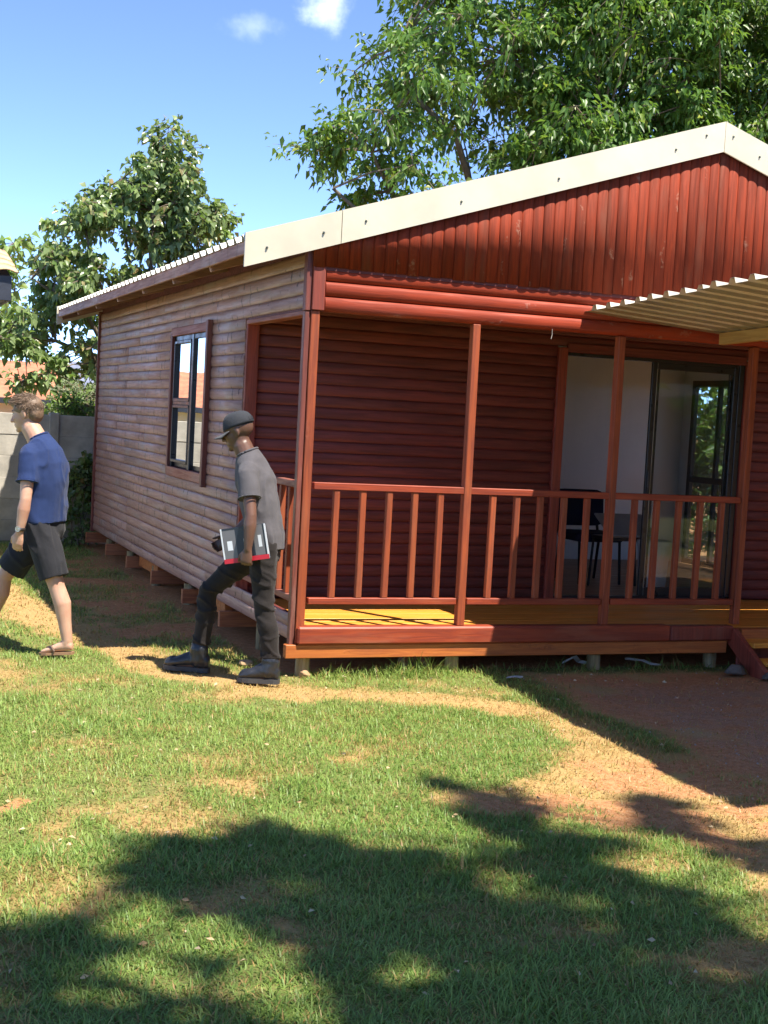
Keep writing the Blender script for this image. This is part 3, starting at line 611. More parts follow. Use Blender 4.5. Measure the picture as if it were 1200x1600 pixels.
def centers_from(poly, n, ylo, yhi, seed, gap=None, gapkeep=.15, yref=10, cam=(-2.836, -8.785, 1.743)):
    rs = np.random.RandomState(seed); p = sample_poly(poly, n, rs)
    if gap is not None:
        k = ~in_poly(p[:, 0], p[:, 1], gap) | (rs.rand(len(p)) < gapkeep); p = p[k]
    y = rs.uniform(ylo, yhi, len(p)); return np.stack([p[:, 0], y, p[:, 1]], 1)
RT_MAIN = [(5.27, 4.5), (4.67, 4.75), (3.95, 4.95), (3.3, 4.8), (3.2, 4.85), (3.45, 5.05), (3.9, 5.3), (3.5, 5.54), (3.35, 5.92), (3.2, 6.3), (3.35, 6.4), (3.7, 6.2), (4.25, 6.1), (4.65, 6.1), (4.4, 6.4), (4.25, 6.84), (4.3, 7.1), (4.7, 7.4), (4.8, 8.27), (6.5, 9.6), (11.65, 9.8), (12.6, 7), (12.0, 3.6), (8.5, 3.2), (6.33, 3.9)]
RT_GAP = [(4.59, 6.01), (5.16, 6.63), (5.99, 6.56), (6.25, 5.76), (5.86, 5.25), (5.15, 5.08), (4.73, 5.4)]
def build_trees():
    rs = np.random.RandomState(5)
    c = np.concatenate([centers_from(RT_MAIN, 420, 9.2, 12.4, 1, RT_GAP, .22), centers_from([(6.0, 5), (6.6, 8.6), (12, 9), (12.4, 4), (7, 3.6)], 240, 8.6, 10.2, 2)])
    make_tree('shade_tree', 'large leafy green tree rising behind the cabin roof', (8.4, 11.6, 0), (8.2, 11.4, 3.0), [(4.2, 10.4, 5.6), (4.6, 10.6, 7.2), (3.6, 10.3, 5.0), (6.0, 11, 8.4), (8.0, 10.6, 9.0), (10.5, 10.4, 8.2), (11.4, 11.0, 6.2), (7.5, 9.6, 6.0), (9.6, 9.5, 5.6), (6.2, 9.8, 5.2)], c, 160, .52, .13, .5, M['leaf_big'], 21, .24, .10, hang=.75)
    LU = [(1.33, 5.74), (1.44, 5.44), (1.6, 4.95), (2.05, 4.65), (2.3, 4.55), (2.26, 4.35), (1.95, 4.2), (1.65, 3.9), (1.19, 3.87), (.95, 4.25), (.5, 4.14), (.19, 4.17), (-.22, 4.2), (-.15, 4.28), (.2, 4.45), (.5, 4.78), (.85, 4.97), (.74, 5.3), (.92, 5.44), (1.1, 5.36)]
    LL = [(-.45, 3.80), (-.07, 3.82), (.38, 3.78), (1.01, 3.8), (1.65, 3.9), (1.39, 3.5), (.9, 3.2), (.62, 2.9), (.75, 1.7), (-.34, 1.85), (-.80, 2.0), (-1.3, 2.0), (-1.35, 2.5), (-.8, 2.75), (-.66, 3.05), (-.62, 3.4), (-.42, 3.5)]
    c = np.concatenate([centers_from(LU, 92, 10.4, 11.7, 3), centers_from(LL, 82, 10.2, 11.7, 4), np.array([[1.34, 11, 5.7], [1.3, 11, 5.45], [-.2, 11, 4.22], [2.28, 11, 4.5]])])
    make_tree('pear_tree', 'broad-leaved fruit tree behind the concrete panel wall, left of the roof', (1.25, 11.3, 0), (1.25, 11.3, 1.9), [(1.3, 11, 5.4), (.2, 10.9, 4.2), (2.1, 11, 4.5), (-.5, 10.8, 3.4), (.7, 10.9, 4.9), (-.8, 10.8, 2.6), (.3, 10.6, 2.5), (1.5, 10.9, 4.5)], c, 70, .25, .105, .8, M['leaf_pear'], 33, .13, .05, hang=.6)
    # the tree the lawn's shade comes from: it stands beside and behind the photographer
    S = [[(-2.01, -3.52), (-1.84, -3.39), (-1.64, -3.26), (-1.37, -3.15), (-1.18, -3.07), (-1.0, -3.15), (-.88, -3.39), (-.69, -3.58), (-.5, -3.75), (-.39, -4.11), (-.27, -4.42), (-.97, -7), (-1.64, -7), (-1.43, -4.55), (-1.63, -4.3), (-1.83, -3.87)],
         [(-.15, -2.47), (.04, -2.52), (.15, -2.82), (.35, -3.03), (.26, -3.34), (.21, -3.57), (.29, -3.73), (.26, -4.23), (.25, -4.59), (.33, -4.74), (.75, -5.3), (.9, -7), (-1.02, -7), (-.9, -5.2), (-.27, -4.42), (-.3, -4.1), (-.3, -3.69), (-.23, -3.14)],
         [(-3.6, -3.5), (-2.91, -3.76), (-2.3, -4.02), (-2.05, -4.12), (-1.82, -4.37), (-1.68, -4.52), (-1.43, -4.55), (-1.5, -7), (-3.6, -7)],
         [(.77, -2.97), (.94, -2.95), (1.01, -3.12), (.93, -3.51), (.94, -3.69), (1.04, -3.79), (1.45, -4.14), (1.6, -4.7), (1.02, -4.62), (.68, -4.47), (.67, -4.07), (.54, -3.69), (.63, -3.32)]]
    cs = []
    sx, sy = TO_SUN.x/TO_SUN.z, TO_SUN.y/TO_SUN.z
    for poly, n, inset in zip(S, (240, 270, 220, 60), (.09, .04, .11, .05)):
        p = sample_poly(poly, n*3, rs); d = seg_dist(p[:, 0], p[:, 1], poly+poly[:1]); p = p[d > inset][:n]; n = len(p)
        h = rs.uniform(8.5, 12.5, n); cs.append(np.stack([p[:, 0]+sx*h, p[:, 1]+sy*h, h], 1))
    cs = np.concatenate(cs)
    make_tree('garden_tree', 'tall shade tree standing behind the photographer', (1.8, -11.5, 0), (1.8, -11.2, 6.0), [(.2, -9, 10), (2.4, -8.4, 10), (3.3, -8.4, 10.5), (.3, -10, 11), (2.2, -10.2, 11.5), (1.4, -8.6, 9)], cs, 40, .085, .11, .62, M['leaf_shade'], 44, .2, .07, hang=.0, twig_r=.004)
    # shrubs beyond the panel wall
    def shrub(name, label, x0, x1, y0, y1, z0, z1, n, leaf, asp, mat, seed, per=60, rad=.22):
        rs = np.random.RandomState(seed); c = np.stack([rs.uniform(x0, x1, n), rs.uniform(y0, y1, n), z0+(z1-z0)*rs.rand(n)**.8], 1)
        mid = ((x0+x1)/2, (y0+y1)/2); k = 1-((c[:, 0]-mid[0])/((x1-x0)/2))**2; c[:, 2] = z0+(c[:, 2]-z0)*(.45+.55*np.clip(k, 0, 1))
        e = empty(name, (*mid, 0), label, 'shrub'); P, D, T = sprays(c, rs, per, rad, hang=-.2)
        obj('foliage', leaf_mesh('foliage', P, D, leaf, asp, seed, mat, .1), None, e)
        base = np.array([mid[0], mid[1], 0]); obj('stems', twig_mesh('stems', [(base+rs.normal(size=3)*.08*np.array([1, 1, 0]), q) for q in c[::3]]+T, .009, M['bark']), None, e, kind='stuff')
    shrub('grey_shrub', 'grey-green feathery shrub just above the concrete panel wall', -.35, .75, 9.3, 10.0, 1.3, 2.05, 46, .05, .28, M['leaf_grey'], 61, 130, .2)
    shrub('leafy_shrub', 'bright green leafy shrub behind the wall panels under the fruit tree', -.75, .5, 9.0, 9.5, 1.0, 1.75, 40, .11, .35, M['leaf_pale'], 62)
    shrub('ground_shrub', 'dark leafy bush at the foot of the panel wall by the cabin corner', -.35, .15, 8.25, 8.55, .05, 1.0, 26, .09, .7, M['leaf_pear'], 63, 50, .15)
    shrub('yard_shrub', 'dark evergreen bush seen through the far glass door of the room', 7.3, 9.2, 4.2, 8.5, .2, 3.2, 190, .13, .5, M['leaf_big'], 64, 70, .4)
    # hedge trees beyond, low on the horizon
    for i, (x, y, h, w) in enumerate(((.3, 34, 6.5, 3), (-16, 38, 7, 5))):
        rs2 = np.random.RandomState(70+i); n = 60; c = np.stack([x+rs2.normal(size=n)*w*.4, y+rs2.normal(size=n)*1.2, h*rs2.uniform(.25, 1, n)], 1)
        names = ['pale far tree seen past the eave of the tiled roof', 'far tree standing out beyond the tiled outbuilding']
        make_tree('far_tree', names[i], (x, y, 0), (x, y, 2), [(x-1.5, y, h*.7), (x+1.5, y, h*.75), (x, y, h*.9)], c, 60, .7, .3, .7, M['leaf_pale'], 80+i, .2, .08, group='far trees', twig_r=.02)
build_trees()

# ------------------------------------------------------------------ walls and neighbouring roofs
def build_neighbours():
    w = empty('panel_wall', (-.43, 8.75, 0), 'grey precast concrete panel wall between slotted posts', 'wall', kind='thing')
    X0 = -.42
    for k in range(-5, 3):
        x = X0+k*1.5; bx('wall_post', (x-.06, 8.66, -.2), (x+.06, 8.80, 1.585 if k else 1.60), M['concrete'], w, c=.01)
        dz = random.uniform(-.012, .012)
        for r in range(6):
            z = -.0+r*.262+dz; bx('wall_panel', (x+.05, 8.71+random.uniform(-.006, .006), z-.001), (x+1.45, 8.755, z+.2625), M['concrete'], w, c=.006)
    e = empty('side_panel_wall', (9, 4, 0), 'pale precast wall seen through the far glass door', 'wall', kind='thing')
    for k in range(5):
        y = 1+1.5*k; bx('wall_post', (12.0, y-.06, -.2), (12.12, y+.06, 1.6), M['concrete'], e, c=.01)
        for r in range(6): bx('wall_panel', (12.03, y+.05, .262*r-.001), (12.08, y+1.45, .262*r+.2625), M['plaster'], e, c=.008)
    # tiled outbuilding whose eave corner pokes in
    ob = empty('tiled_outbuilding', (-3.4, 7.2, 0), 'clay tiled roof corner with dark fascia at the photo edge', 'building')
    bx('wall', (-5.6, 6.3, 0), (-1.85, 7.2, 2.7), M['plaster'], ob)
    bx('fascia', (-5.7, 5.985, 2.745), (-1.275, 6.015, 3.0), M['dark_paint'], ob); bx('fascia', (-1.30, 6.016, 2.745), (-1.276, 7.3, 3.0), M['dark_paint'], ob); bx('soffit', (-5.7, 6.016, 2.76), (-1.302, 7.3, 2.79), M['dark_paint'], ob)
    n = 8; prof = [(-.12+.24*k/n, .035*math.sin(math.pi*k/n)+(.012 if k in (0, n) else 0)) for k in range(n+1)]
    v = [(x, y, z+dz) for dz in (0, -.014) for y in (0, .42) for x, z in prof]; m = n+1; f = []
    for k in range(n): f += [(k, k+1, m+k+1, m+k), (3*m+k, 3*m+k+1, 2*m+k+1, 2*m+k), (2*m+k, 2*m+k+1, k+1, k), (m+k, m+k+1, 3*m+k+1, 3*m+k)]
    f += [(0, m, 3*m, 2*m), (m-1, 3*m-1, 4*m-1, 2*m-1)]
    tm = pydata('roof_tile', v, f); tm.materials.append(M['clay_tile']); tm.polygons.foreach_set('use_smooth', [True]*len(tm.polygons))
    rf = obj('roof', pydata('roof', [(-5.7, 6.0, 3.0), (-1.29, 6.0, 3.0), (-1.29, 7.3, 3.34), (-5.7, 7.3, 3.34), (-5.7, 6.0, 2.98), (-1.29, 6.0, 2.98), (-1.29, 7.3, 3.32), (-5.7, 7.3, 3.32)], [(0, 1, 2, 3), (7, 6, 5, 4), (0, 4, 5, 1), (1, 5, 6, 2), (3, 2, 6, 7), (0, 3, 7, 4)]), M['dark_paint'], ob)
    sl = math.atan2(.6, 2.3)
    for r in range(4):
        for c in range(12):
            obj('roof_tile', tm, None, rf, (-1.34-.225*c, 5.93+.33*r*math.cos(sl), 3.025+.33*r*math.sin(sl)+.01), (sl-.03, random.uniform(-.02, .02), random.uniform(-.015, .015)))
    # neighbour's house behind the wall
    h = empty('neighbour_house', (-3, 19, 0), 'low house with orange roof and pale wall beyond the panel wall', 'house')
    bx('wall', (-9, 17.3, 0), (.9, 22, 1.80), M['plaster'], h)
    for x in (-1.1, -4.2, -6.8):
        wn = bx('window', (x-.5, 17.27, .8), (x+.5, 17.31, 1.6), M['dark_paint'], h); bx('pane', (x-.46, 17.26, .84), (x-.02, 17.268, 1.56), M['glass'], wn, c=0); bx('pane', (x+.02, 17.26, .84), (x+.46, 17.268, 1.56), M['glass'], wn, c=0)
    obj('roof', pydata('roof', [(-9.4, 16.8, 1.76), (1.3, 16.8, 1.76), (1.3, 19.6, 2.5), (-9.4, 19.6, 2.5), (1.3, 22.4, 1.76), (-9.4, 22.4, 1.76), (-9.4, 16.8, 1.70), (1.3, 16.8, 1.70), (1.3, 22.4, 1.70), (-9.4, 22.4, 1.70)], [(0, 1, 2, 3), (3, 2, 4, 5), (6, 7, 1, 0), (8, 9, 5, 4), (9, 8, 7, 6), (7, 8, 4, 2, 1), (0, 3, 5, 9, 6)]), M['terracotta'], h)
    bx('fascia', (-9.4, 16.77, 1.66), (1.3, 16.798, 1.765), M['dark_paint'], h)
    b = empty('grey_roof_shed', (2.4, 22, 0), 'small blue-grey roofed shed glimpsed between the leaves by the cabin corner', 'shed')
    bx('wall', (1.6, 21, 0), (4.5, 24, 2.0), M['plaster'], b); obj('roof', pydata('roof', [(1.3, 20.7, 1.98), (4.8, 20.7, 1.98), (4.8, 24.3, 2.7), (1.3, 24.3, 2.7), (1.3, 20.7, 1.9), (4.8, 20.7, 1.9), (4.8, 24.3, 2.62), (1.3, 24.3, 2.62)], [(0, 1, 2, 3), (7, 6, 5, 4), (0, 4, 5, 1), (1, 5, 6, 2), (2, 6, 7, 3), (3, 7, 4, 0)]), M['slate'], b)
build_neighbours()
def build_house_behind():
    h = empty('reflection_house', (0, -17, 0), 'unseen brick house with dark roof, added to darken the door glass reflection', 'house')  # added out of view so the sliding door glass mirrors something dark
    brick = plain('brown_brickwork', (.20, .11, .075), .9, 0, .3, 5, .4); tile = plain('dark_roof_tiles', (.06, .055, .055), .8, 0, .3, 6, .4)
    bx('wall', (-9, -21, 0), (22, -15, 2.7), brick, h)
    obj('roof', pydata('roof', [(-9.6, -14.4, 2.6), (22.6, -14.4, 2.6), (22.6, -18, 4.6), (-9.6, -18, 4.6), (22.6, -21.6, 2.6), (-9.6, -21.6, 2.6), (-9.6, -14.4, 2.5), (22.6, -14.4, 2.5), (22.6, -21.6, 2.5), (-9.6, -21.6, 2.5)], [(1, 0, 3, 2), (2, 3, 5, 4), (0, 1, 7, 6), (4, 5, 9, 8), (6, 7, 8, 9), (1, 2, 4, 8, 7), (3, 0, 6, 9, 5)]), tile, h)
    for x in (-6, -2, 3, 8, 13, 18):
        w = bx('window', (x-.8, -15.0, .9), (x+.8, -14.97, 2.2), M['black_alu'], h); bx('pane', (x-.75, -14.968, .95), (x-.03, -14.962, 2.15), M['glass'], w, c=0); bx('pane', (x+.03, -14.968, .95), (x+.75, -14.962, 2.15), M['glass'], w, c=0)
build_house_behind()
def build_reflection_trees():  # unseen trees added to cover the bright horizon mirrored in the door glass
    for i, (x, y, h, w, lab) in enumerate(((10.5, -3.5, 6.5, 2.2, 'unseen dense tree added on the far side of the carport'), (13.5, -8.5, 7.5, 2.6, 'unseen tall dark tree added beyond the carport'), (9.0, -11.5, 6.5, 2.4, 'unseen dense tree added beside the house behind the photographer'))):
        rs2 = np.random.RandomState(170+i); n = 110; d = rs2.normal(size=(n, 3)); d /= np.linalg.norm(d, axis=1)[:, None]; d *= rs2.rand(n)[:, None]**.4; c = np.stack([x+d[:, 0]*w, y+d[:, 1]*w, h*.52+d[:, 2]*h*.46], 1)
        make_tree('reflection_tree', lab, (x, y, 0), (x, y, 2), [(x-1.2, y, h*.7), (x+1.2, y+.5, h*.72), (x, y-.6, h*.85)], c, 60, .65, .24, .55, M['leaf_shade'], 180+i, .2, .08, group='unseen trees added for the door glass reflection', twig_r=.01)
build_reflection_trees()

# ------------------------------------------------------------------ things in the room and on the ground
def build_small():
    blue = plain('dark_blue_fabric', (.012, .018, .05), .8); steel = plain('dark_steel', (.04, .04, .045), .4, .5); grey = plain('grey_laminate', (.28, .28, .28), .5); white = plain('white_plastic', (.6, .6, .6), .45, 0, .08)
    ch = empty('office_chair', (3.75, 2.75, .305), 'dark blue upholstered chair inside the open sliding door', 'chair')
    def soft(name, lo, hi, mat, par, rot=None):
        bm = bmesh.new(); bmesh.ops.create_cube(bm, size=1); bmesh.ops.bevel(bm, geom=bm.edges[:], offset=.22, segments=4, affect='EDGES', profile=.6)
        return obj(name, bm, mat, par, [(a+b)/2 for a, b in zip(lo, hi)], rot, [b-a for a, b in zip(lo, hi)], smooth=True)
    soft('backrest', (3.50, 2.92, .82), (4.05, 3.0, 1.17), blue, ch, (-.1, 0, 0)); soft('seat', (3.52, 2.45, .70), (4.03, 2.92, .79), blue, ch)
    for x in (3.56, 3.99):
        bar('leg', (x, 2.5, .72), (x, 2.46, .306), .022, .022, steel, ch); bar('leg', (x, 2.88, .72), (x, 2.94, .306), .022, .022, steel, ch); bar('back_upright', (x, 2.9, .72), (x, 3.0, 1.0), .022, .022, steel, ch)
    tb = empty('side_table', (4.1, 2.2, .305), 'small table with thin dark legs and a tilted grey top behind the railing', 'table')
    bar('table_top', (3.86, 2.05, .80), (3.86, 2.35, .98), .5, .02, grey, tb); bx('apron', (3.62, 2.06, .755), (4.1, 2.4, .785), steel, tb)
    for x in (3.64, 4.08):
        for y in (2.08, 2.38): bar('leg', (x, y, .757), (x+(.03 if x > 4 else -.03), y, .306), .02, .02, steel, tb)
    bm = tube_bm([(0, 0, 0), (0, 0, .02), (0, 0, .25), (0, 0, .42), (0, 0, .45), (0, 0, .455)], [.115, .12, .135, .148, .155, .15], 20); bn = obj('waste_bin', bm, white, None, (4.02, 1.95, .306), smooth=False, label='white plastic bin standing on the floor behind the door stile', cat='bin')
    bm = tube_bm([(0, 0, .44), (0, 0, .47), (0, 0, .48)], [.158, .158, .12], 20); obj('rim', bm, white, bn, (4.02, 1.95, .306))
    # rubble, offcuts and scraps by the footings
    def stone(loc, s, mat, label, seed, name='stone', cat='stone'):
        rs = random.Random(seed); bm = bmesh.new(); bmesh.ops.create_icosphere(bm, subdivisions=2, radius=1)
        ax = [Vector((rs.uniform(-1, 1), rs.uniform(-1, 1), rs.uniform(-1, 1))).normalized() for _ in range(9)]
        for v in bm.verts:
            for a in ax:
                d = v.co.dot(a)
                if d > .62: v.co -= a*(d-.62)*.9
        for v in bm.verts: v.co = Vector((v.co.x*s[0], v.co.y*s[1], v.co.z*s[2]))
        obj(name, bm, mat, None, loc, (0, 0, rs.uniform(0, 6)), label=label, cat=cat)
    rub = plain('rubble_concrete', (.13, .115, .10), .9, 0, .3, 9, .6, .2, 40)
    red = plain('red_brick', (.36, .17, .11), .9, 0, .3, 8, .5); redstone = plain('iron_stone', (.30, .13, .08), .9, 0, .3, 8, .6)
    bx('brick', (.90, .20, -.02), (1.10, .30, .072), red, None, c=.006, label='brown brick lying under the porch between the first two footings', cat='brick')
    stone((3.36, -.30, .03), (.11, .09, .055), rub, 'large grey broken concrete lump in front of the step stringer', 2); stone((3.52, -.52, .02), (.09, .07, .04), rub, 'flat grey rubble stone just below the steps', 3)
    stone((.09, -.02, .0), (.045, .035, .03), plain('pale_clod', (.42, .26, .14), .95, 0, .2), 'pale earth clod at the foot of the corner footing', 6, 'clod', 'clod')
    stone((-.20, .42, .0), (.08, .06, .035), plain('sandy_clod', (.45, .30, .16), .95, 0, .2), 'sandy clod lying in the sun at the edge of the house shadow', 7, 'clod', 'clod')
    dusty = plain('dusty_white_scrap', (.36, .34, .32), .7)
    def scrap(pts, w, label, mat=dusty, name='plastic_scrap'):
        v, f = [], []
        for i, p in enumerate(pts):
            a = random.uniform(-.5, .5); v += [(p[0]-w*math.cos(a), p[1]-w*math.sin(a), p[2]-random.uniform(0, w*.6)), (p[0]+w*math.cos(a), p[1]+w*math.sin(a), p[2]+random.uniform(0, w*.6)), (p[0]-w*math.cos(a), p[1]-w*math.sin(a)+.004, p[2]+.004), (p[0]+w*math.cos(a), p[1]+w*math.sin(a)+.004, p[2]+.006+w*.5)]
            if i: b = 4*i; f += [(b-4, b-3, b+1, b), (b-2, b+2, b+3, b-1), (b-4, b, b+2, b-2), (b-3, b-1, b+3, b+1)]
        f += [(0, 2, 3, 1), (len(v)-4, len(v)-3, len(v)-1, len(v)-2)]
        obj(name, pydata(name, v, f), mat, None, label=label, cat='scrap')
    scrap([(2.14, .10, .03), (2.20, .06, .075), (2.27, .12, .03), (2.32, .10, .02)], .016, 'crumpled white plastic scrap beside the middle footing')
    scrap([(2.66, .1, .05), (2.78, .06, .04), (2.84, .02, .02), (2.9, 0, .015)], .009, 'long pale plastic strip trailing from under the deck', plain('dusty_plastic', (.33, .31, .29), .6))
    scrap([(1.47, -.31, .006), (1.52, -.33, .016), (1.57, -.335, .012)], .010, 'white scrap lying on the lawn at the shadow edge of the deck')
    scrap([(.06, 8.18, .05), (.25, 8.2, .06), (.42, 8.2, .05)], .05, 'white sheet offcut lying at the far cabin corner')
    rs = random.Random(12)
    gm = [pydata('pebble', [(math.cos(a)*rs.uniform(.6, 1), math.sin(a)*rs.uniform(.6, 1), 0) for a in [k*1.2566 for k in range(5)]]+[(0, 0, .7)], [(k, (k+1) % 5, 5) for k in range(5)]) for _ in range(4)]
    bm = bmesh.new()
    for _ in range(700):
        x = rs.uniform(1.5, 3.6); y = rs.uniform(-3.6, .2)
        if rs.random() > .25+.75*math.exp(-((x-2.1)**2/.5+(y+2.0)**2/.9)): continue
        s = rs.uniform(.003, .011); z = float(gz(np.array([x]), np.array([y]))[0]); a0 = rs.uniform(0, 6)
        vs = [bm.verts.new((x+s*math.cos(a0+k*1.2566)*rs.uniform(.6, 1.1), y+s*math.sin(a0+k*1.2566)*rs.uniform(.6, 1.1), z-.002)) for k in range(5)]; t = bm.verts.new((x, y, z+s*.8))
        for k in range(5): bm.faces.new((vs[k], vs[(k+1) % 5], t))
    obj('gravel', bm, plain('pale_gravel', (.32, .28, .24), .9, 0, .3, 30), None, label='pale gravel chips scattered on the soil under the carport', cat='gravel', kind='stuff')
build_small()
def build_litter():
    rs = np.random.RandomState(91); n = 420; x = rs.uniform(-3.2, 2.6, n); y = rs.uniform(-6, 1.0, n); k = ~((x > .02) & (y > -.02)); x, y = x[k], y[k]; n = len(x)
    P = np.stack([x, y, gz(x, y)+rs.uniform(.012, .035, n)], 1); D = rs.normal(size=(n, 3))*np.array([1, 1, .15])
    s = NT('dead_leaf'); g = s.n('ShaderNodeNewGeometry'); s.pbr(s.mix(g.outputs['Random Per Island'], (.30, .17, .07), (.62, .50, .30)), .8)
    obj('fallen_leaves', leaf_mesh('fallen_leaves', P, D, .028, .5, 92, s.m, .05), None, None, label='small dry leaves and husks lying scattered on the lawn', cat='leaf litter', kind='stuff')
build_litter()
# ------------------------------------------------------------------ the two men walking past
def ring_loft(bm, rings, n=18):
    """closed loft through ellipses: (centre, side vector * half width, front vector * half depth)"""
    R = []
    for c, a, b in rings: R.append([bm.verts.new(c+a*math.cos(t)+b*math.sin(t)) for t in [2*math.pi*k/n for k in range(n)]])
    for A, B in zip(R, R[1:]):
        for k in range(n): bm.faces.new((A[k], A[(k+1) % n], B[(k+1) % n], B[k]))
    bm.faces.new(R[0][::-1]); bm.faces.new(R[-1]); return bm
def limb(bm, pts, rads, n=14):
    """tapered tube with rounded ends through pts; radius or (ra, rb)"""
    pts = [Vector(p) for p in pts]; rads = [r if hasattr(r, '__len__') else (r, r) for r in rads]
    tube_bm(pts, rads, n, bm)
    for p, r in zip(pts, rads): ball(bm, p, (max(r[0], r[1])*.985,)*3, 2)
def ball(bm, c, r, sub=3, rot=None):
    m = Matrix.Translation(Vector(c)) @ (rot.to_4x4() if rot is not None else Matrix.Identity(4)) @ Matrix.Diagonal((*r, 1)); bmesh.ops.create_icosphere(bm, subdivisions=sub, radius=1, matrix=m)
def skinned(name, bm, mat, parent, voxel=.007, smooth=5, disp=None, factor=.5, kw={}):
    """union the pieces into one continuous surface, smooth it, then push it in and out for folds"""
    me = bpy.data.meshes.new(name+'_src'); bm.to_mesh(me); bm.free(); o = bpy.data.objects.new(name+'_src', me); C.objects.link(o)
    r = o.modifiers.new('r', 'REMESH'); r.mode = 'VOXEL'; r.voxel_size = voxel; r.use_smooth_shade = True
    if smooth: s = o.modifiers.new('s', 'SMOOTH'); s.factor = factor; s.iterations = smooth
    dg = bpy.context.evaluated_depsgraph_get(); ev = o.evaluated_get(dg); out = bpy.data.meshes.new_from_object(ev); out.name = name
    bpy.data.objects.remove(o); bpy.data.meshes.remove(me)
    if disp:
        n = len(out.vertices); co = np.empty(n*3, np.float32); out.vertices.foreach_get('co', co); co = co.reshape(-1, 3).astype(float); no = np.empty(n*3, np.float32); out.vertices.foreach_get('normal', no); no = no.reshape(-1, 3)
        co = co+no*disp(co)[:, None]; out.vertices.foreach_set('co', co.astype(np.float32).ravel()); out.update()
    return obj(name, out, mat, parent, smooth=True, **kw)
def fabric(name, col, rough=.85, weave=900):
    s = NT(name); p = s.pos((1, 1, 1), False); n = s.noise(p, 7, 4); w = s.noise(p, weave, 2)
    hs = s.n('ShaderNodeHueSaturation'); s.set(hs.inputs['Value'], s.rng(n, .3, .7, .88, 1.12)); s.set(hs.inputs['Color'], col)
    return s.pbr(hs.outputs[0], rough, s.bump(s.math('ADD', w, s.math('MULTIPLY', s.noise(p, 26, 4), 2.0)), .35, .006), spec=.25, Sheen_Weight=.08)
def skin_mat(name, col, red, rough=.48):
    s = NT(name); p = s.pos((1, 1, 1), False); n = s.noise(p, 9, 4); c = s.mix(s.rng(n, .35, .7), col, red)
    return s.pbr(c, rough, s.bump(s.noise(p, 180, 3), .12, .002), spec=.45, Subsurface_Weight=.12, Subsurface_Radius=(.02, .008, .004), Subsurface_Scale=.3)
class Frame:
    def __init__(s, o, F):
        s.o = Vector((o[0], o[1], 0)); s.F = Vector((F[0], F[1], 0)).normalized(); s.L = Vector((-s.F.y, s.F.x, 0)); s.Z = Vector((0, 0, 1))
    def __call__(s, f, l, z): return s.o+s.F*f+s.L*l+s.Z*z
    def rot(s, nod=0, turn=0):
        """columns: forward, left, up of a head nodding down by nod and turned left by turn"""
        f = (s.F*math.cos(turn)+s.L*math.sin(turn)); l = Vector((-f.y, f.x, 0)); f2 = f*math.cos(nod)-s.Z*math.sin(nod); return Matrix((f2, l, f2.cross(l))).transposed()
def hand(bm, w, d, palm, thumb, curls, scale=1., spread=.2):
    """palm + four fingers + thumb from wrist w along d; palm faces 'palm', thumb lies on the 'thumb' side"""
    w = Vector(w); d = d.normalized(); palm = (palm-d*palm.dot(d)).normalized(); t = (thumb-d*thumb.dot(d)-palm*thumb.dot(palm)).normalized(); s = scale
    rings = []
    for k, (dd, wd, th) in enumerate(((-.01, .026, .021), (.02, .033, .02), (.05, .041, .0185), (.082, .042, .0165), (.092, .036, .012))): rings.append((w+d*dd*s, t*wd*s, palm*th*s))
    ring_loft(bm, rings, 14)
    for i, (off, ln) in enumerate(((.030, .072), (.010, .082), (-.011, .076), (-.031, .060))):
        p = w+d*.08*s+t*off*s; a = 0; pts = [p-d*.02*s]; dirv = (d+t*off*spread*4).normalized()
        pts.append(p)
        for frac, c in zip((.45, .30, .25), curls):
            a += c; q = (dirv*math.cos(a)+palm*math.sin(a)); p = p+q*ln*frac*s; pts.append(p)
        limb(bm, pts, [.0095*s, .0098*s, .009*s, .0082*s, .0068*s], 9)
    p = w+d*.022*s+t*.026*s; pts = [w+d*.005*s+t*.012*s, p]; q1 = (d*.72+t*.62+palm*.3).normalized(); pts.append(p+q1*.036*s); q2 = (d*.9+t*.2+palm*.45).normalized(); pts.append(pts[-1]+q2*.034*s); pts.append(pts[-1]+q2*.018*s)
    limb(bm, pts, [.013*s, .0145*s, .0115*s, .0098*s, .0075*s], 9)
def head_pieces(bm, c, R, s=1., jaw=1.):
    """skull, jaw, brow, nose, lips, chin, ears; local x forward, y left, z up, about the head's centre"""
    P = lambda x, y, z: Vector(c)+R @ Vector((x, y, z))*s
    ball(bm, P(-.012, 0, .032), (.098*s, .076*s, .088*s), 3, R); ball(bm, P(.028, 0, -.012), (.062*s, .064*s, .088*s), 3, R)
    ball(bm, P(.040, 0, -.062), (.047*s*jaw, .049*s, .046*s), 3, R); ball(bm, P(.074, 0, -.096), (.019*s, .022*s, .018*s), 2, R)
    ball(bm, P(-.005, 0, -.045), (.058*s, .056*s, .055*s), 3, R)
    ball(bm, P(.076, 0, .028), (.015*s, .052*s, .013*s), 2, R)
    limb(bm, [P(.084, 0, .018), P(.097, 0, -.008), P(.111, 0, -.030)], [.010*s, .011*s, .0125*s], 9); ball(bm, P(.096, .012, -.034), (.012*s, .009*s, .008*s), 2, R); ball(bm, P(.096, -.012, -.034), (.012*s, .009*s, .008*s), 2, R)
    ball(bm, P(.084, 0, -.056), (.014*s, .022*s, .0075*s), 2, R); ball(bm, P(.083, 0, -.069), (.013*s, .020*s, .008*s), 2, R)
    for y in (-1, 1):
        ball(bm, P(.060, .036*y, -.018), (.024*s, .020*s, .022*s), 2, R); ball(bm, P(-.012, .074*y, -.004), (.017*s, .007*s, .031*s), 2, R @ Matrix.Rotation(.25, 3, 'Y') @ Matrix.Rotation(-.35*y, 3, 'Z')); ball(bm, P(-.008, .071*y, -.028), (.009*s, .007*s, .012*s), 2, R)
    return P
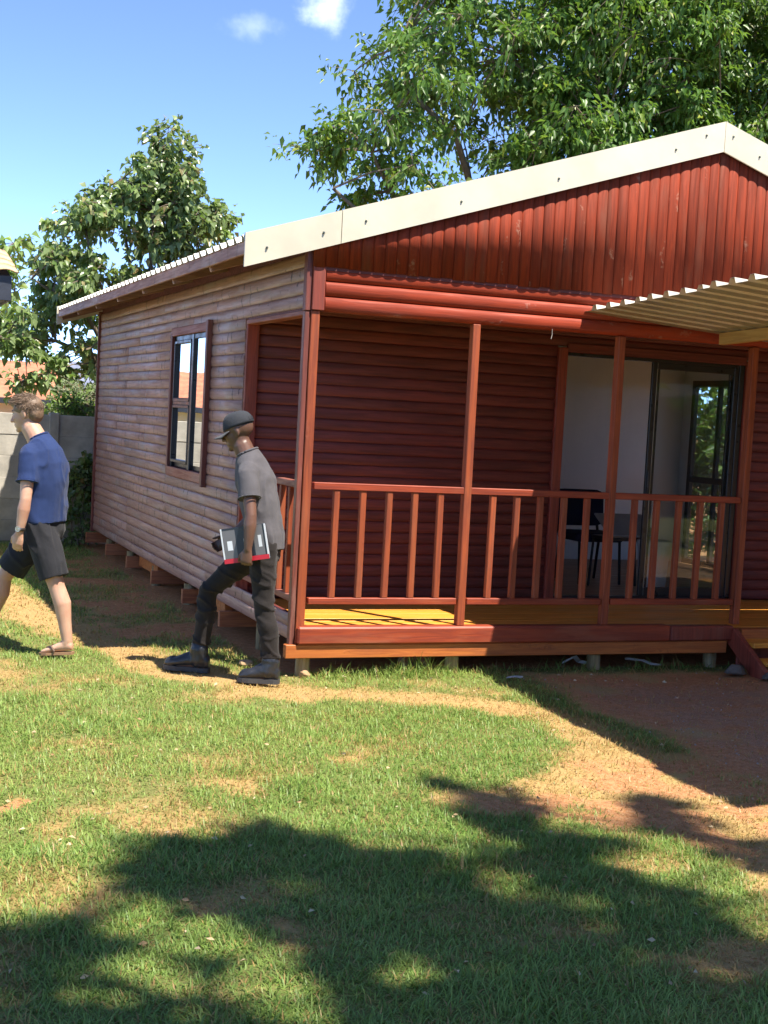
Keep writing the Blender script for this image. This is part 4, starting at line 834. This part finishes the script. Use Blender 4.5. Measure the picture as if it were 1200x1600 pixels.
def wrinkle(amp, scale, seed=0., dirs=(1, 1, 1)):
    return lambda c: amp*2*(fbm(c[:, 0]*scale*dirs[0]+c[:, 1]*scale*.8+seed, c[:, 2]*scale*dirs[2]+c[:, 1]*scale*.35+seed*1.7, 3)-.5)
def ridges(amp, scale, seed, slant=(.5, .3, 1.)):
    """narrow cloth folds: creases where a stretched noise crosses its middle value"""
    return lambda c: amp*(1-np.minimum(1, np.abs(fbm((c[:, 0]*slant[0]+c[:, 1]*slant[1])*scale+seed, c[:, 2]*slant[2]*scale+(c[:, 0]-c[:, 1])*scale*.35+seed*2.1, 2)-.5)*9))**1.5-.3*amp
def torso_rings(fr, prof, dw=0., dd=0.):
    R = []
    for i, (f, z, w, d) in enumerate(prof):
        a = prof[max(i-1, 0)]; b = prof[min(i+1, len(prof)-1)]; t = (fr.F*(b[0]-a[0])+fr.Z*(b[1]-a[1])).normalized(); fw = fr.L.cross(t).normalized()
        R.append((fr(f, 0, z), fr.L*(w+dw), fw*(d+dd)))
    return R
def foot_rings(fr, heel, toe, l, z0, w=.04, h=.06, toe_l=0., pitch=0.):
    """sole outline from heel to toe at (f, l)"""
    R = []
    for t, ww, hh in ((0, .55, .75), (.06, .78, 1.0), (.25, .82, 1.25), (.45, .9, 1.05), (.68, 1.08, .72), (.86, .98, .52), (.96, .72, .40), (1, .4, .28)):
        f = heel+(toe-heel)*t; c = fr(f, l+toe_l*t, z0+pitch*(1-t)+h*hh/2); R.append((c, fr.L*(w*ww), fr.Z*(h*hh/2)))
    return R

def build_person(spec):
    fr = Frame(spec['o'], spec['F']); J = {k: fr(*v) for k, v in spec['J'].items()}; sk = spec['skin']; slim = spec.get('slim', 1.)
    per = empty('person', spec['o']+(0,), spec['label'], 'person')
    bm = bmesh.new(); ring_loft(bm, torso_rings(fr, spec['torso'], -.012, -.012), 22)
    limb(bm, [J['neck0'], J['neck1'], J['neck2']], [.074*slim, .069*slim, .066*slim], 16)
    hr = fr.rot(spec['nod'], spec.get('turn', 0)); P = head_pieces(bm, J['head'], hr, spec.get('hs', 1.), spec.get('jaw', 1.))
    for s in ('L', 'R'):
        sg = 1 if s == 'L' else -1; a, b, w = J['sh'+s], J['el'+s], J['wr'+s]
        limb(bm, [a, a+(b-a)*.35, b, b+(w-b)*.28, b+(w-b)*.7, w], [.054*slim, .049*slim, .039*slim, .043*slim, .034*slim, (.027*slim, .025*slim)])
        hand(bm, w, J['ha'+s]-w, -fr.L*sg, fr.F, spec['curl'+s], .98)
        h, k, an = J['hp'+s], J['kn'+s], J['an'+s]
        back = (fr.F*-1)*.018
        limb(bm, [h, h+(k-h)*.4, h+(k-h)*.8, k, k+(an-k)*.3+back, k+(an-k)*.65+back*.4, an], [.086*slim, .08*slim, .062*slim, .056*slim, .060*slim, .046*slim, .037*slim], 16)
        ft = spec['foot'+s]; ring_loft(bm, foot_rings(fr, ft[0], ft[1], ft[2], ft[3], .038, .062, ft[4], ft[5]), 16); limb(bm, [an, fr(ft[0]+.05, ft[2], ft[3]+ft[5]+.045)], [.037*slim, .038], 12)
    body = skinned('body', bm, sk, per, .0062, 3)
    # clothes
    sh = bmesh.new(); ring_loft(sh, torso_rings(fr, spec['shirt'], 0, 0), 26)
    for s in ('L', 'R'):
        a, b = J['sh'+s], J['el'+s]; e = a+(b-a)*spec['sleeve']; limb(sh, [a+fr.L*(-.05 if s == 'L' else .05)+fr.Z*-.0, a+(b-a)*.05], [.078, .074], 16); tube_bm([a, a+(b-a)*.3, e], [(.072, .072), (.070, .074), (.072, .078)], 18, sh)
    so = skinned('shirt', sh, spec['shirt_mat'], per, .0085, 4, spec['shirt_fold'])
    def band(name, c, a, b2, r):
        m_ = bmesh.new(); tube_bm([c+a*math.cos(t)+b2*math.sin(t) for t in [2*math.pi*k/28 for k in range(29)]], r, 7, m_); obj(name, m_, spec['shirt_mat'], so, smooth=True)
    TR = torso_rings(fr, spec['shirt']); c0, a0, b0 = TR[-1]; band('collar', c0-(c0-TR[-2][0])*.3, a0*.97, b0*.97, .0075)
    for s in ('L', 'R'):
        a, b = J['sh'+s], J['el'+s]; e = a+(b-a)*(spec['sleeve']-.012); ax = (b-a).normalized(); u = ax.orthogonal().normalized(); band('cuff', e, u*.0735, ax.cross(u)*.0735, .0042)
    lg = bmesh.new(); ring_loft(lg, torso_rings(fr, spec['seat'], 0, 0), 22)
    for s in ('L', 'R'):
        h, k, an = J['hp'+s], J['kn'+s], J['an'+s]
        if spec['long']:
            end = an+(k-an)*.13
            tube_bm([h+(h-k)*.02, h+(k-h)*.35, h+(k-h)*.75, k, k+(an-k)*.35-fr.F*.012, k+(an-k)*.72-fr.F*.006, end], [.098, .090, .074, .068, .068, .061, .064], 18, lg); ball(lg, h, (.094,)*3, 2)
        else:
            end = h+(k-h)*.86; tube_bm([h+(h-k)*.02, h+(k-h)*.4, end], [(.108, .108), (.108, .112), (.102, .112)], 20, lg); ball(lg, h, (.104,)*3, 2)
    skinned('trousers' if spec['long'] else 'shorts', lg, spec['leg_mat'], per, .0085, 4, spec['leg_fold'])
    return per, fr, J, P, hr
def build_people():
    skinA = skin_mat('light_tanned_skin', (.56, .34, .235), (.52, .27, .18)); skinB = skin_mat('dark_brown_skin', (.115, .060, .040), (.15, .075, .05), .4)
    black = fabric('black_sports_cloth', (.022, .022, .026)); grey = fabric('grey_jersey', (.092, .086, .093)); blue = fabric('blue_jersey', (.018, .036, .115)); jean = fabric('charcoal_denim', (.020, .016, .015)); leather = plain('black_boot_leather', (.022, .024, .03), .35, 0, .2, 20, .3, bscale=120); rubber = plain('boot_sole_rubber', (.05, .05, .052), .7)
    dark = plain('eye_dark', (.01, .008, .007), .15); eyew = plain('eye_white', (.6, .58, .54), .3, 0, .02)
    # ---------------- man in the blue shirt
    A = dict(o=(-1.545, .955), F=(-.85, .53), label='man in blue t-shirt, black shorts and sandals walking out at the left', skin=skinA,
        J=dict(hpL=(-.01, .09, .90), hpR=(.02, -.09, .90), knL=(-.165, .09, .475), knR=(.31, -.085, .49), anL=(-.255, .085, .105), anR=(.43, -.08, .11), shL=(.035, .165, 1.375), shR=(.03, -.165, 1.375), elL=(.015, .245, 1.07), elR=(.03, -.24, 1.08), wrL=(.05, .245, .845), wrR=(.06, -.25, .86), haL=(.065, .24, .77), haR=(.08, -.25, .78), neck0=(.04, 0, 1.44), neck1=(.075, 0, 1.50), neck2=(.115, 0, 1.56), head=(.145, 0, 1.645)),
        torso=[(-.01, .86, .15, .11), (0, .95, .165, .115), (-.005, 1.08, .15, .105), (0, 1.22, .16, .115), (.01, 1.33, .17, .115), (.02, 1.41, .15, .095), (.035, 1.46, .085, .075), (.05, 1.49, .06, .06)],
        shirt=[(-.01, .905, .20, .152), (-.008, .96, .198, .152), (-.012, 1.08, .192, .150), (-.014, 1.2, .198, .150), (-.008, 1.31, .205, .145), (.008, 1.39, .19, .124), (.028, 1.445, .138, .098), (.044, 1.482, .084, .076), (.052, 1.496, .074, .070)],
        seat=[(-.005, .80, .165, .12), (-.01, .86, .182, .135), (-.005, .93, .178, .135), (0, 1.0, .17, .128)], sleeve=.62, long=False, shirt_mat=blue, leg_mat=black,
        shirt_fold=lambda c: wrinkle(.010, 6, 2.)(c)+ridges(.010, 7, 6., (1.2, .8, .5))(c), leg_fold=lambda c: wrinkle(.008, 7, 4., (1, 1, .5))(c)+ridges(.010, 8, 9., (1.2, .8, .45))(c),
        nod=.22, curlL=(.35, .45, .3), curlR=(.4, .5, .3), hs=1.04, footL=(-.295, -.075, .085, .012, .02, .035), footR=(.385, .63, -.08, .012, -.02, 0))
    per, fr, J, P, hr = build_person(A)
    # short brown hair: a shaped cap under many single strands
    hm = NT('brown_hair'); pz = hm.pos((1, 1, 1), False); cc = hm.mix(hm.noise(pz, 60, 3), (.10, .060, .036), (.26, .17, .105)); hm.pbr(cc, .5, hm.bump(hm.noise(pz, 250, 2), .5, .004)); hm = hm.m
    bm = bmesh.new(); s = A['hs']
    ball(bm, P(-.018, 0, .045), (.100*s, .080*s, .083*s), 4, hr)
    ball(bm, P(.040, 0, .083), (.056*s, .062*s, .036*s), 3, hr); ball(bm, P(-.06, 0, .0), (.052*s, .066*s, .07*s), 3, hr)
    cut = P(.0, 0, 0)
    hair = skinned('hair', bm, hm, per, .006, 2, wrinkle(.006, 14, 9.))
    rs = np.random.RandomState(8); V, F = [], []
    for _ in range(9000):
        d = rs.normal(size=3); d /= np.linalg.norm(d)
        if d[2] < -.55 or (d[0] > .55 and d[2] < .30) or (d[0] > .05 and d[2] < -.02): continue
        c0 = np.array([-.018, 0, .045])+d*np.array([.099, .080, .083])
        if d[0] > .35: c0[2] += .012
        ln = rs.uniform(.012, .026)+(.016 if d[2] > .3 else 0); v = d*.28+np.array([.9, 0, -.25])*(.9 if d[2] > .25 else .25)+np.array([-.15, 0, -.75 if d[2] < .3 else .05])+rs.normal(size=3)*.18; v /= np.linalg.norm(v); sd = np.cross(v, rs.normal(size=3)); sd /= np.linalg.norm(sd)
        i = len(V); V += [P(*(c0-sd*.0010)), P(*(c0+sd*.0010)), P(*(c0+v*ln*.6+sd*.0007)), P(*(c0+v*ln*.6-sd*.0007)), P(*(c0+v*ln))]; F += [(i, i+1, i+2, i+3), (i+3, i+2, i+4)]
    so = obj('hair_strands', pydata('hair_strands', V, F), hm, hair); so['kind'] = 'stuff'
    for y in (1, -1):
        e = bmesh.new(); ball(e, P(.070, .032*y, .012), (.012, .012, .0095), 2, hr); ey = obj('eye', e, eyew, per, smooth=True); e = bmesh.new(); ball(e, P(.079, .033*y, .012), (.004, .0055, .0055), 2, hr); obj('iris', e, dark, ey, smooth=True)
        e = bmesh.new(); limb(e, [P(.084, .016*y, .034), P(.080, .034*y, .037), P(.068, .05*y, .032)], [.0035, .004, .0025], 6); obj('eyebrow', e, hm, per, smooth=True)
    # wrist watch
    w = J['wrL']; el = J['elL']; ax = (w-el).normalized(); q = ax.to_track_quat('Z', 'Y').to_matrix()
    bm = bmesh.new(); n = 24
    R = [[bm.verts.new(w-ax*.028+q @ Vector((math.cos(t)*r, math.sin(t)*r, z))) for t in [2*math.pi*k/n for k in range(n)]] for r, z in ((.0315, -.012), (.0345, -.009), (.0345, .009), (.0315, .012))]
    for X_, Y_ in zip(R, R[1:]):
        for k in range(n): bm.faces.new((X_[k], X_[(k+1) % n], Y_[(k+1) % n], Y_[k]))
    wt = obj('wristwatch', bm, plain('watch_strap', (.03, .025, .022), .5), per, smooth=True)
    side = (fr.L-ax*fr.L.dot(ax)).normalized(); bm = bmesh.new(); bmesh.ops.create_cone(bm, cap_ends=True, segments=20, radius1=.021, radius2=.018, depth=.010, matrix=Matrix.Translation(w-ax*.028+side*.037) @ side.to_track_quat('Z', 'Y').to_matrix().to_4x4()); obj('watch_face', bm, plain('watch_steel', (.5, .5, .52), .25, .8), wt)
    # flip-flops
    tan = plain('sandal_tan', (.30, .17, .09), .7)
    for k in ('footL', 'footR'):
        h, t, l, z, tl, pit = A[k]; bm = bmesh.new(); out = []
        for u, ww in ((-.04, .3), (0, .034/.046*.85), (.25, .74), (.5, .8), (.75, 1.02), (.92, .86), (1.04, .45)): out.append((u, ww*.046))
        top = []; bot = []
        for u, ww in out:
            f = h+(t-h)*u; zz = pit*(1-u)*.55
            for sd, lst in ((1, top), (-1, bot)): lst.append((f, l+tl*u+sd*ww, zz))
        ringv = top+bot[::-1]; a = [bm.verts.new(fr(f, ll, zz+.019)) for f, ll, zz in ringv]; b = [bm.verts.new(fr(f, ll, zz+.001)) for f, ll, zz in ringv]; m = len(a)
        bm.faces.new(a); bm.faces.new(b[::-1])
        for i in range(m): bm.faces.new((a[i], b[i], b[(i+1) % m], a[(i+1) % m]))
        sdl = obj('sandal', bm, tan, per); bm = bmesh.new(); um = lambda u, sl, zz: fr(h+(t-h)*u, l+tl*u+sl, zz+pit*(1-u))
        tube_bm([um(.5, .044, .02), um(.62, .036, .058), um(.8, .006, .050), um(.84, .004, .02)], .007, 8, bm); tube_bm([um(.5, -.044, .02), um(.62, -.036, .058), um(.8, 0, .050)], .007, 8, bm); obj('strap', bm, plain('sandal_strap', (.12, .07, .045), .6), sdl)
    # ---------------- man in the grey shirt and cap
    B = dict(o=(-.272, -.158), F=(-.85, .53), label='man in grey t-shirt, dark cap and boots carrying a book beside the porch', skin=skinB, slim=.96,
        J=dict(hpL=(-.01, .085, .89), hpR=(.02, -.085, .89), knL=(-.045, .092, .475), knR=(.395, -.085, .545), anL=(-.105, .085, .12), anR=(.435, -.075, .13), shL=(.092, .165, 1.355), shR=(.11, -.165, 1.365), elL=(.03, .245, 1.085), elR=(.13, -.24, 1.075), wrL=(.035, .262, .872), wrR=(.30, -.21, .885), haL=(.045, .262, .79), haR=(.375, -.19, .835), neck0=(.12, 0, 1.41), neck1=(.155, 0, 1.47), neck2=(.185, 0, 1.53), head=(.213, 0, 1.608)),
        torso=[(-.01, .86, .145, .105), (.005, .95, .155, .105), (.022, 1.08, .14, .1), (.055, 1.22, .15, .105), (.088, 1.33, .16, .108), (.11, 1.40, .14, .09), (.12, 1.44, .085, .07), (.128, 1.465, .058, .058)],
        shirt=[(-.002, .855, .178, .134), (.005, .95, .176, .132), (.022, 1.06, .164, .124), (.048, 1.18, .164, .126), (.078, 1.29, .172, .125), (.104, 1.365, .164, .110), (.122, 1.428, .130, .096), (.138, 1.470, .088, .080), (.146, 1.486, .078, .072)],
        seat=[(.005, .78, .145, .105), (.004, .84, .160, .112), (.006, .92, .160, .112), (.008, .97, .152, .108)], sleeve=.60, long=True, shirt_mat=grey, leg_mat=jean,
        shirt_fold=lambda c: wrinkle(.010, 6, 12.)(c)+ridges(.011, 7.5, 16., (1., .7, .6))(c),
        leg_fold=lambda c: wrinkle(.006, 9, 24.)(c)+ridges(.011, 13, 31., (.35, .3, 1.))(c)*(.45+.8*np.exp(-((c[:, 2]-.52)/.16)**2)+.8*np.exp(-((c[:, 2]-.16)/.08)**2)),
        nod=.30, curlL=(.95, 1.0, .6), curlR=(.5, .7, .4), hs=1.0, jaw=1.05, footL=(-.15, .085, .088, .008, .02, 0), footR=(.375, .66, -.078, .01, -.015, 0))
    per, fr, J, P, hr = build_person(B)
    for y in (1, -1):
        e = bmesh.new(); ball(e, P(.070, .032*y, .012), (.012, .012, .0095), 2, hr); ey = obj('eye', e, eyew, per, smooth=True); e = bmesh.new(); ball(e, P(.079, .033*y, .012), (.004, .0055, .0055), 2, hr); obj('iris', e, dark, ey, smooth=True)
    for y in (1, -1):
        e = bmesh.new(); limb(e, [P(.0845, .016*y, .033), P(.080, .034*y, .036), P(.068, .05*y, .031)], [.0035, .004, .0025], 6); obj('eyebrow', e, dark, per, smooth=True)
    # beard shadow and cropped hair
    bm = bmesh.new(); ball(bm, P(-.014, 0, .046), (.0965, .0758, .074), 4, hr); crop = plain('cropped_hair', (.012, .01, .009), .8)
    obj('hair', bm, crop, per, smooth=True)
    # baseball cap: six-panel crown, button, curved peak
    capm = fabric('charcoal_cap_cloth', (.030, .033, .04), .8, 500); bm = bmesh.new(); rows = []; n = 36
    for i in range(10):
        t = i/9*math.pi/2; row = []
        for k in range(n):
            a = 2*math.pi*k/n; rr = math.cos(t)**.62 if i < 9 else 0
            seam = 1-.012*abs(math.cos(3*a))**18
            row.append(P(-.012+.107*rr*seam*math.cos(a), .087*rr*seam*math.sin(a), .034+.098*math.sin(t)**1.05-.012*math.cos(a)*(1-math.sin(t))))
        rows.append([bm.verts.new(p) for p in row])
    for A_, B_ in zip(rows, rows[1:]):
        for k in range(n): bm.faces.new((A_[k], A_[(k+1) % n], B_[(k+1) % n], B_[k]))
    bmesh.ops.remove_doubles(bm, verts=bm.verts[:], dist=.0005); cp = obj('cap', bm, capm, per, smooth=True)
    sm = cp.modifiers.new('thickness', 'SOLIDIFY'); sm.thickness = .004; sm.offset = -1
    bm = bmesh.new(); N1, N2 = 15, 6; g = []
    for i in range(N1):
        a = -1.12+2.24*i/(N1-1); row = []
        for j in range(N2):
            r = j/(N2-1); x = -.012+.104*math.cos(a)+.078*r*math.cos(a*.62)**.8; y = .085*math.sin(a)*(1+.02*r); z = .024-.010*math.cos(a)-.020*r-.022*(math.sin(a)**2)*(.35+.65*r); row.append(bm.verts.new(P(x, y, z)))
        g.append(row)
    for i in range(N1-1):
        for j in range(N2-1): bm.faces.new((g[i][j], g[i+1][j], g[i+1][j+1], g[i][j+1]))
    pk = obj('cap_peak', bm, fabric('grey_peak_cloth', (.09, .088, .09), .8, 500), cp, smooth=True); sm = pk.modifiers.new('thickness', 'SOLIDIFY'); sm.thickness = .005; sm.offset = 0
    bm = bmesh.new(); ball(bm, P(-.012, 0, .133), (.008, .008, .005), 2, hr); obj('cap_button', bm, capm, cp, smooth=True)
    bm = bmesh.new(); bmesh.ops.create_grid(bm, x_segments=8, y_segments=4, size=.5)
    for v in bm.verts:
        a = math.pi+v.co.x*1.0; t = .16+(v.co.y+.5)*.28; rr = math.cos(t)**.62*1.006; v.co = P(-.012+.1085*rr*math.cos(a), .0885*rr*math.sin(a), .034+.099*math.sin(t)**1.05-.012*math.cos(a)*(1-math.sin(t)))
    obj('cap_back_strap', bm, plain('cap_back_mesh', (.012, .013, .018), .6), cp, smooth=True)
    # boots
    for k, s in (('footL', 'L'), ('footR', 'R')):
        h, t, l, z, tl, pit = B[k]; an = J['an'+s]; bm = bmesh.new(); R = foot_rings(fr, h-.014, t+.016, l, z+.012, .053, .105, tl, 0); ring_loft(bm, R, 18)
        limb(bm, [an+fr.Z*.03, fr(h+.055, l, .07)], [.062, .060], 14); ball(bm, fr(t-.045, l+tl*.8, .045), (.060, .050, .046), 3, fr.rot())
        bt = skinned('boot', bm, leather, per, .006, 3, wrinkle(.004, 30, 5.))
        bm = bmesh.new(); out = ((-.015, .28), (.01, .6), (.1, .82), (.3, .80), (.5, .86), (.7, 1.08), (.86, 1.0), (.97, .72), (1.02, .4)); top = []; bot = []
        for u, ww in out:
            f = h-.014+(t-h+.030)*u
            for sd, lst in ((1, top), (-1, bot)): lst.append((f, l+tl*u+sd*ww*.052))
        ringv = top+bot[::-1]; a = [bm.verts.new(fr(f, ll, .030)) for f, ll in ringv]; b = [bm.verts.new(fr(f, ll, .0)) for f, ll in ringv]; m = len(a); bm.faces.new(a); bm.faces.new(b[::-1])
        for i in range(m): bm.faces.new((a[i], b[i], b[(i+1) % m], a[(i+1) % m]))
        obj('sole', bm, rubber, bt)
    # yellow wristband on the far wrist
    w = J['wrR']; ax = (w-J['elR']).normalized(); q = ax.to_track_quat('Z', 'Y').to_matrix(); bm = bmesh.new()
    tube_bm([w-ax*.02+q @ Vector((math.cos(t)*.033, math.sin(t)*.033, 0)) for t in [2*math.pi*k/20 for k in range(21)]], .006, 8, bm); obj('wristband', bm, plain('yellow_band', (.45, .38, .05), .5), per, smooth=True)
    # ---------------- the book he holds
    bk = empty('book', tuple(fr(.07, .225, .79)), 'black and white book with red lower edge held against the thigh', 'book')
    tilt = .2; ff = (fr.F*math.cos(tilt)-fr.Z*math.sin(tilt)); nn = fr.L; uu = nn.cross(ff)*-1 if nn.cross(ff).z < 0 else nn.cross(ff)
    c = fr(.065, .2235, .905); Rb = Matrix((ff, nn, ff.cross(nn))).transposed()
    cover = plain('black_book_cover', (.020, .026, .038), .3, 0, .1); paper = plain('paper', (.78, .79, .82), .7, 0, .03); redm = plain('red_print', (.55, .02, .04), .35, 0, .05); greyp = plain('grey_print', (.16, .155, .16), .35, 0, .05); whitep = plain('white_print', (.7, .72, .74), .4, 0, .04); bluep = plain('blue_grey_print', (.20, .27, .32), .4, 0, .04)
    W, H, T = .30, .225, .024
    def put(name, x0, x1, z0, z1, y0, y1, mat, par=bk, cc=.001): return obj(name, cbox(x1-x0, y1-y0, z1-z0, cc, mat), None, par, c+Rb @ Vector(((x0+x1)/2, (y0+y1)/2, (z0+z1)/2)), Rb)
    put('pages', -W/2+.004, W/2-.002, -H/2+.003, H/2-.002, -T/2+.003, T/2-.003, paper)
    cv = put('cover', -W/2, W/2, -H/2, H/2, T/2-.0028, T/2, cover); put('back_cover', -W/2, W/2, -H/2, H/2, -T/2, -T/2+.0028, cover)
    yy = T/2
    put('red_band', -W/2+.001, W/2-.001, -H/2+.001, -H/2+.030, yy-.0005, yy+.0008, redm, cv, .0002)
    put('grey_panel', -W/2+.022, -W/2+.086, -H/2+.031, H/2-.002, yy-.0005, yy+.0006, greyp, cv, .0002); put('grey_panel', W/2-.095, W/2-.012, -H/2+.031, H/2-.014, yy-.0005, yy+.0006, greyp, cv, .0002)
    put('spine_edge', -W/2, -W/2+.010, -H/2+.03, H/2, yy-.0005, yy+.0010, whitep, cv, .0002); put('fore_edge', W/2-.010, W/2, -H/2+.03, H/2, yy-.0005, yy+.0010, whitep, cv, .0002)
    for k in range(3): put('printed_line', -.004-.013*k, .004-.013*k, -.045+.01*k, .035-.012*k, yy-.0005, yy+.0009, (whitep, bluep, bluep)[k], cv, .0002)
    put('printed_block', -W/2+.036, -W/2+.058, -.03, .045, yy-.0005, yy+.0012, whitep, cv, .0002); put('printed_block', W/2-.07, W/2-.036, -.03, .03, yy-.0005, yy+.0012, whitep, cv, .0002)
build_people()
